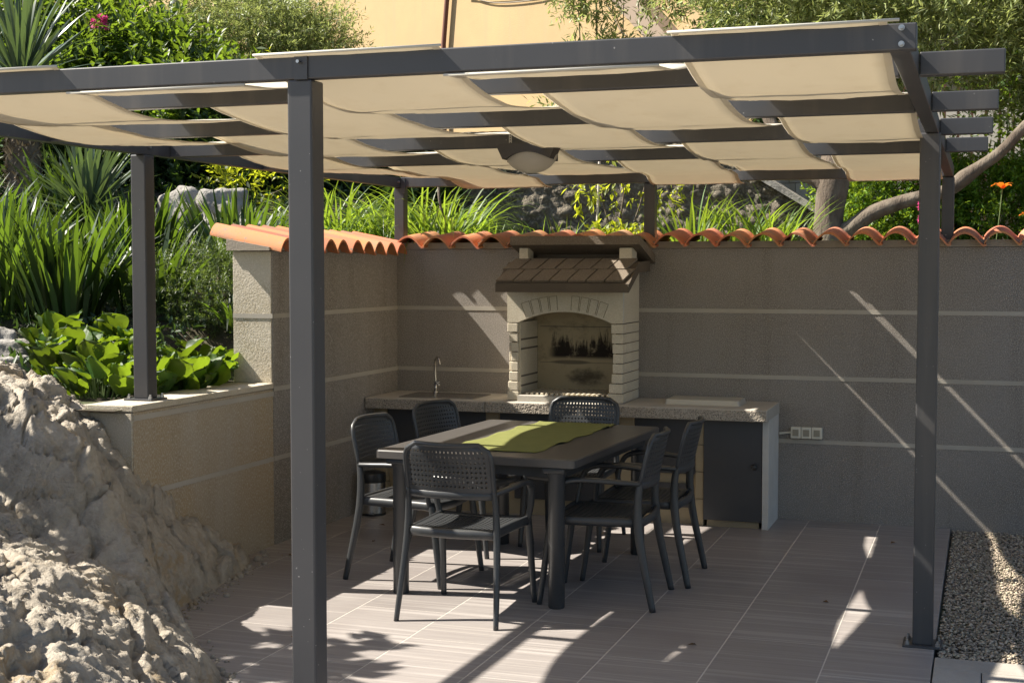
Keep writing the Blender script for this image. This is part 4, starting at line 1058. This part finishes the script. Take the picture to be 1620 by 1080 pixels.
# neighbouring house
hs = thing('house', 'yellow stuccoed neighbouring house behind the garden', 'house', (-2.5, 16.5, 2)); hs.rotation_euler = (0, 0, R(-30))
def hp(mb, name, m, sm=False): mb.v = [(x, y, z - 2) for x, y, z in mb.v]; return mb.build(name, M[m], hs, sm, world=False)
hp(MB().box(-24, 1.0, 0, 9, 1.0, 10.5), 'facade', 'stucco')
hp(MB().tube([(-14.3, -.07, 2), (-14.3, -.07, 10)], .06, 12), 'downpipe', 'pipe_w', True)
hp(MB().tube([(-5.9, -.07, 2), (-5.93, -.07, 5.0), (-5.80, -.07, 6.0), (-5.78, -.07, 10)], .036, 10), 'rusty_pipe', 'pipe_b', True)
for k in range(2): hp(MB().tube([(-5.4, -.03, 5.60 + .03 * k), (-4.8, -.03, 5.50 - .05 * k), (-3.9, -.03, 5.42 - .05 * k), (-3.1, -.03, 5.40), (-2.2, -.03, 5.42)], .009, 6, 5), 'cable', 'cable', True)
hp(MB().tube([(-2.6, -.03, 5.15), (-2.45, -.03, 4.98), (-2.32, -.03, 4.76), (-2.2, -.03, 4.66)], .009, 6, 5), 'cable', 'cable', True)
hp(MB().prism([(-2.75, 5.6), (-2.30, 5.6), (-1.15, 4.45), (-1.50, 4.45)], 'y', -.35, -.02), 'stair_soffit', 'stair')
hp(MB().box(-10.9, -9.7, -.05, -.01, 6.08, 7.4), 'shutter', 'white_wall')

# fence on the right
fn = thing('iron_fence', 'white wall topped by rusty iron bars beyond the cypress hedge', 'fence', (0, 14.5, 1.8))
MB().box(-1.3, 3.2, 14.7, 14.85, 1.5, 3.4).build('wall', M['white_wall'], fn)
q = MB()
for k in range(34): x = -1.2 + k * .13; q.box(x, x + .025, 14.55, 14.575, 1.9, 3.5)
q.box(-1.3, 3.2, 14.53, 14.55, 2.0, 2.04).box(-1.3, 3.2, 14.53, 14.55, 3.35, 3.39); q.build('bars', M['iron'], fn)

# trees and shrubs
def olive(label, base, tops, crowns, r0, dens, tops2=()):
    t = thing('olive_tree', label, 'tree', base, 'olive trees around the garden'); limbs(t, base, tops, r0, seed=base[0])
    for c, r, n in crowns: foliage('foliage', c, r, t, 'olive', n, 7, 12, .062, .015, tw=.24, shell=.25, clumpr=.55)
    return t
t_ = thing('olive_tree', 'big olive tree with knotty trunk and a long limb reaching right behind the wall', 'tree', (-1.16, 11, 1.75), 'olive trees around the garden')
q = MB()
q.tube([(-1.20, 11, 1.6), (-1.16, 11, 1.85), (-1.15, 11, 2.1), (-1.12, 11, 2.35), (-1.08, 11.05, 2.7), (-.95, 11.2, 3.05), (-.8, 11.4, 3.35)], [.15, .125, .11, .125, .10, .07, .03], 14, 4)
q.tube([(-1.14, 11, 2.28), (-1.24, 10.98, 2.37), (-1.40, 11, 2.45), (-1.6, 11.05, 2.8), (-1.9, 11.2, 3.4)], [.09, .06, .05, .05, .03], 10, 4)
q.tube([(-1.12, 11, 1.92), (-.98, 10.97, 1.99), (-.83, 10.96, 2.10), (-.62, 10.97, 2.18), (-.42, 10.98, 2.23), (-.27, 10.98, 2.27), (-.16, 10.99, 2.36), (-.05, 11, 2.44), (.10, 11, 2.55), (.27, 11, 2.74), (.5, 11, 2.95), (.8, 11.1, 3.5)], [.085, .066, .062, .056, .052, .050, .062, .046, .042, .040, .036, .02], 12, 4)
q.build('trunk', M['bark'], t_, True)
for c, r, n in (((-.6, 12.2, 4.1), (2.0, 1.0, .85), 620), ((.9, 12.3, 3.9), (1.2, 1.0, 1.0), 420), ((-1.8, 12.2, 4.5), (.9, .7, .6), 110), ((1.4, 11.8, 3.2), (.5, .6, .6), 120)):
    foliage('foliage', c, r, t_, 'olive', n, 7, 12, .075, .017, tw=.26, shell=.2, clumpr=.55)
t_ = thing('olive_tree', 'slender olive sprig hanging in front of the yellow house above the beam', 'tree', (-3.5, 13.0, 1.8), 'olive trees around the garden')
limbs(t_, (-3.5, 13.0, 1.8), [(-3.6, 13.0, 4.6), (-3.3, 13, 4.2), (-3.75, 13, 4.3)], .022)
foliage('foliage', (-3.62, 13, 4.45), (.34, .25, .36), t_, 'olive', 75, 6, 9, .085, .02, tw=.25, shell=.1)
foliage('foliage', (-3.5, 13, 3.5), (.45, .3, .45), t_, 'olive', 60, 6, 9, .085, .02, tw=.25, shell=.1)
foliage('foliage', (-2.85, 13, 4.25), (.16, .2, .25), t_, 'olive', 30, 5, 9, .085, .02, tw=.25, shell=.1)
olive('round grey green olive tree in front of the white downpipe', (-7.9, 14, 2.6), [(-8.0, 14, 4.2), (-7.4, 14, 4.4), (-8.6, 14, 4.3)], [((-7.95, 14, 4.2), (1.15, .8, .62), 520), ((-7.0, 13.9, 3.95), (.5, .5, .4), 120)], .09, 1)
shrub('variegated_bush', 'yellow green bush in front of the round olive tree', 'bush', (-6.95, 13, 2.4), (-6.95, 13, 3.35), (.45, .35, .42), 'bright', 90, 5, 7, .055, .03, tw=.14)
SG = 'leafy green shrubs in the upper left garden'
for (x, y, z, r, mm, n, L, lb) in [
    (-9.4, 12.5, 3.75, (1.2, .8, .9), 'lemon', 380, .12, 'tall bright green shrub at the top left behind the yucca palm'),
    (-8.2, 12.3, 3.4, (.9, .7, .7), 'lemon', 330, .12, 'glossy shrub with bright shoots left of the white downpipe'),
    (-7.3, 12.0, 3.05, (.8, .6, .55), 'lemon', 240, .11, 'leafy shrub just above the front beam left of centre'),
    (-10.2, 13.5, 4.6, (1.3, .9, .8), 'olive', 380, .08, 'fine leaved shrub in the topmost left background')]:
    shrub('leafy_shrub', lb, 'bush', (x, y, gz(x, y)), (x, y, z), r, mm, n, 5, 7, L, L * .38, r0=.05, group=SG, tw=.3, shell=.3)
for (x, y, z, r, n, lb) in [(-7.6, 11.6, 2.45, (.9, .5, .5), 300, 'dark laurel shrub under the canopy left of the rear boulders'), (-6.5, 11.8, 2.55, (.9, .5, .55), 320, 'dark laurel shrub behind the pair of cut boulders'),
                            (-5.4, 12.0, 2.5, (.7, .4, .5), 200, 'dark laurel shrub behind the tall grass'), (-8.9, 11.6, 2.7, (.9, .5, .6), 240, 'dark laurel shrub behind the palm trunk'), (-10.2, 12.0, 3.0, (1.0, .6, .8), 240, 'dark laurel shrub beyond the left edge of the irises')]:
    shrub('laurel_shrub', lb, 'bush', (x, y, gz(x, y)), (x, y, z), r, 'dark', n, 5, 8, .11, .045, r0=.04, group='dark laurel shrubs under the canopy', tw=.25, shell=.2)
shrub('lemon_shrub', 'bright young shoots sticking out right of the laurel by the front post', 'bush', (-6.35, 11.1, 2.2), (-6.1, 11.1, 2.42), (.45, .3, .25), 'bright', 34, 3, 6, .09, .032, r0=.01, tw=.2)
# cypress-like hedge on the right
for (x, y, z, r, n, lb) in [(-.75, 12.0, 2.2, (.6, .4, .62), 520, 'bright green thuja bush right of the olive trunk'), (.1, 12.2, 2.08, (.7, .4, .52), 520, 'bushy thuja behind the right rear post'),
                            (.95, 12.0, 2.4, (.6, .4, .8), 460, 'thuja bush at the right edge behind the orange flowers')]:
    shrub('thuja', lb, 'bush', (x, y, 1.75), (x, y, z), r, 'thuja', n, 7, 9, .045, .016, r0=.04, group='thuja bushes on the right', tw=.14, shell=.4)
for (x, y, z, r, n, lb) in [(1.25, 13.4, 3.4, (.95, .5, 1.3), 480, 'tall dark tree behind the pergola stubs'), (1.9, 13.8, 3.9, (1.9, .7, 1.6), 700, 'tall dark tree at the right edge'), (-1.9, 15.6, 4.0, (1.3, .6, .9), 300, 'dark tree before the house behind the big olive crown')]:
    shrub('broadleaf_tree', lb, 'tree', (x, y, gz(x, y)), (x, y, z), r, 'lemon' if x > 1 else 'dark', n, 7, 8, .10, .04, r0=.09, group='dark trees behind the fence', tw=.3, shell=.15, tr='trunk', fname='crown')

# flowers
def lily(x, y, z, label, s=.07):
    t = thing('lily', label, 'flower', (x, y, 1.74), 'orange daylilies in bloom')
    MB().tube([(x - .05, y, 1.72), (x - .02, y, (1.74 + z) / 2), (x, y, z)], [.005, .004, .004], 6, 3).build('stem', M['stem'], t)
    sp = []
    for k in range(6): sp.append((x, y, z, k * math.pi / 3 + .3, R(62 - 15 * (k % 2)), R(85), s * 1.3, s * .55))
    blades(sp, 'orange', 'petals', t, 6)
for a in ((.28, 9.9, 2.02, 'orange lily flower low at the right edge above the coping'), (.10, 9.95, 2.22, 'orange lily flower right of the rear right post'), (.36, 10.2, 2.33, 'orange lily at the very right edge of the picture'), (.33, 9.92, 2.0, 'orange lily beside the lowest flower')): lily(*a)
t_ = thing('snapdragon', 'pink snapdragon spike left of the right rear post', 'flower', (-.42, 10.1, 1.75))
MB().tube([(-.42, 10.1, 1.72), (-.41, 10.1, 2.12)], .005, 6).build('stem', M['stem'], t_)
foliage('petals', (-.41, 10.1, 2.05), (.03, .03, .075), t_, 'pink', 16, 3, 3, .035, .03, tw=.02)
t_ = thing('bougainvillea', 'tiny pink blossom in the shrub at the upper left', 'flower', (-8.2, 11.6, 3.0)); foliage('petals', (-8.2, 11.65, 4.05), (.06, .05, .05), t_, 'pink', 8, 3, 3, .05, .035, tw=.03)
MB().tube([(-8.2, 11.65, 2.3), (-8.2, 11.65, 4.05)], .008, 6).build('stem', M['stem'], t_)

# dry leaves blown onto the tiles
for k, (x, y) in enumerate([(-3.86, 7.25), (-3.95, 6.95), (-3.55, 7.8), (-.52, 8.75), (-3.7, 8.3), (-.75, 7.1), (-2.95, 5.6), (-1.2, 6.1)]):
    lb = ['dry brown leaf on the tiles in the corner between rock and low wall', 'crumpled dry leaf lying at the foot of the limestone rock', 'dry leaf on the shaded tiles behind the front post', 'dry leaf on the tiles near the back wall and gravel', 'small dry leaf by the pedal bin', 'dry leaf beside a triangular sun patch', 'dry leaf on the sunlit tiles near the front post', 'dry leaf on shaded tiles in front of the table'][k]
    q = MB(); a = random.random() * 6; L_ = .045
    pts = [(0, 0, .002), (.35, .22, .012), (1, 0, .006), (.35, -.2, .009), (.45, 0, .003)]
    q.v = [(L_ * (px * math.cos(a) - py * math.sin(a)), L_ * (px * math.sin(a) + py * math.cos(a)), pz) for px, py, pz in pts]; q.f = [(0, 4, 1), (1, 4, 2), (2, 4, 3), (3, 4, 0)]
    o = q.build('fallen_leaf', M['dryleaf']); o.location = (x, y, 0); tag(o, lb, 'leaf', 'dry leaves on the tiles')

def crumbs():
    b = bmesh.new(); bmesh.ops.create_icosphere(b, subdivisions=1, radius=1)
    bv = np.array([v.co[:] for v in b.verts]); bf = np.array([[v.index for v in f.verts] for f in b.faces]); b.free()
    n = 420; yy = rng.uniform(4.7, 7.3, n); xx = np.interp(yy, [4.7, 5.0, 5.3, 5.6, 5.9, 6.6, 6.9, 7.3], [-2.75, -2.94, -3.26, -3.58, -3.70, -3.82, -3.90, -4.02]) + rng.exponential(.035, n) - .03
    s_ = rng.exponential(.0045, (n, 1, 1)) + .002
    V = bv[None] * s_ * rng.uniform(.6, 1.3, (n, 12, 3)) + np.stack([xx, yy, np.full(n, .003)], 1)[:, None]
    o = npmesh('rubble_crumbs', V.reshape(-1, 3), (bf[None] + (np.arange(n) * 12)[:, None, None]).reshape(-1, 3), M['rock'])
    tag(o, 'stone crumbs and grit lying along the foot of the limestone outcrop', 'grit', kind='stuff')
crumbs()

# fig tree just outside the frame on the left: its shade falls on the rock and the near floor
t_ = thing('fig_tree', 'fig tree left of the terrace shading the rock and near floor', 'tree', (-6.6, 4.4, .9))
limbs(t_, (-6.6, 4.4, .6), [(-5.9, 4.7, 2.6), (-5.5, 4.8, 2.7), (-6.0, 4.75, 2.9)], .05)
foliage('crown', (-5.55, 4.80, 2.6), (.45, .26, .3), t_, 'lemon', 22, 3, 6, .17, .10, tw=.25, shell=.1)
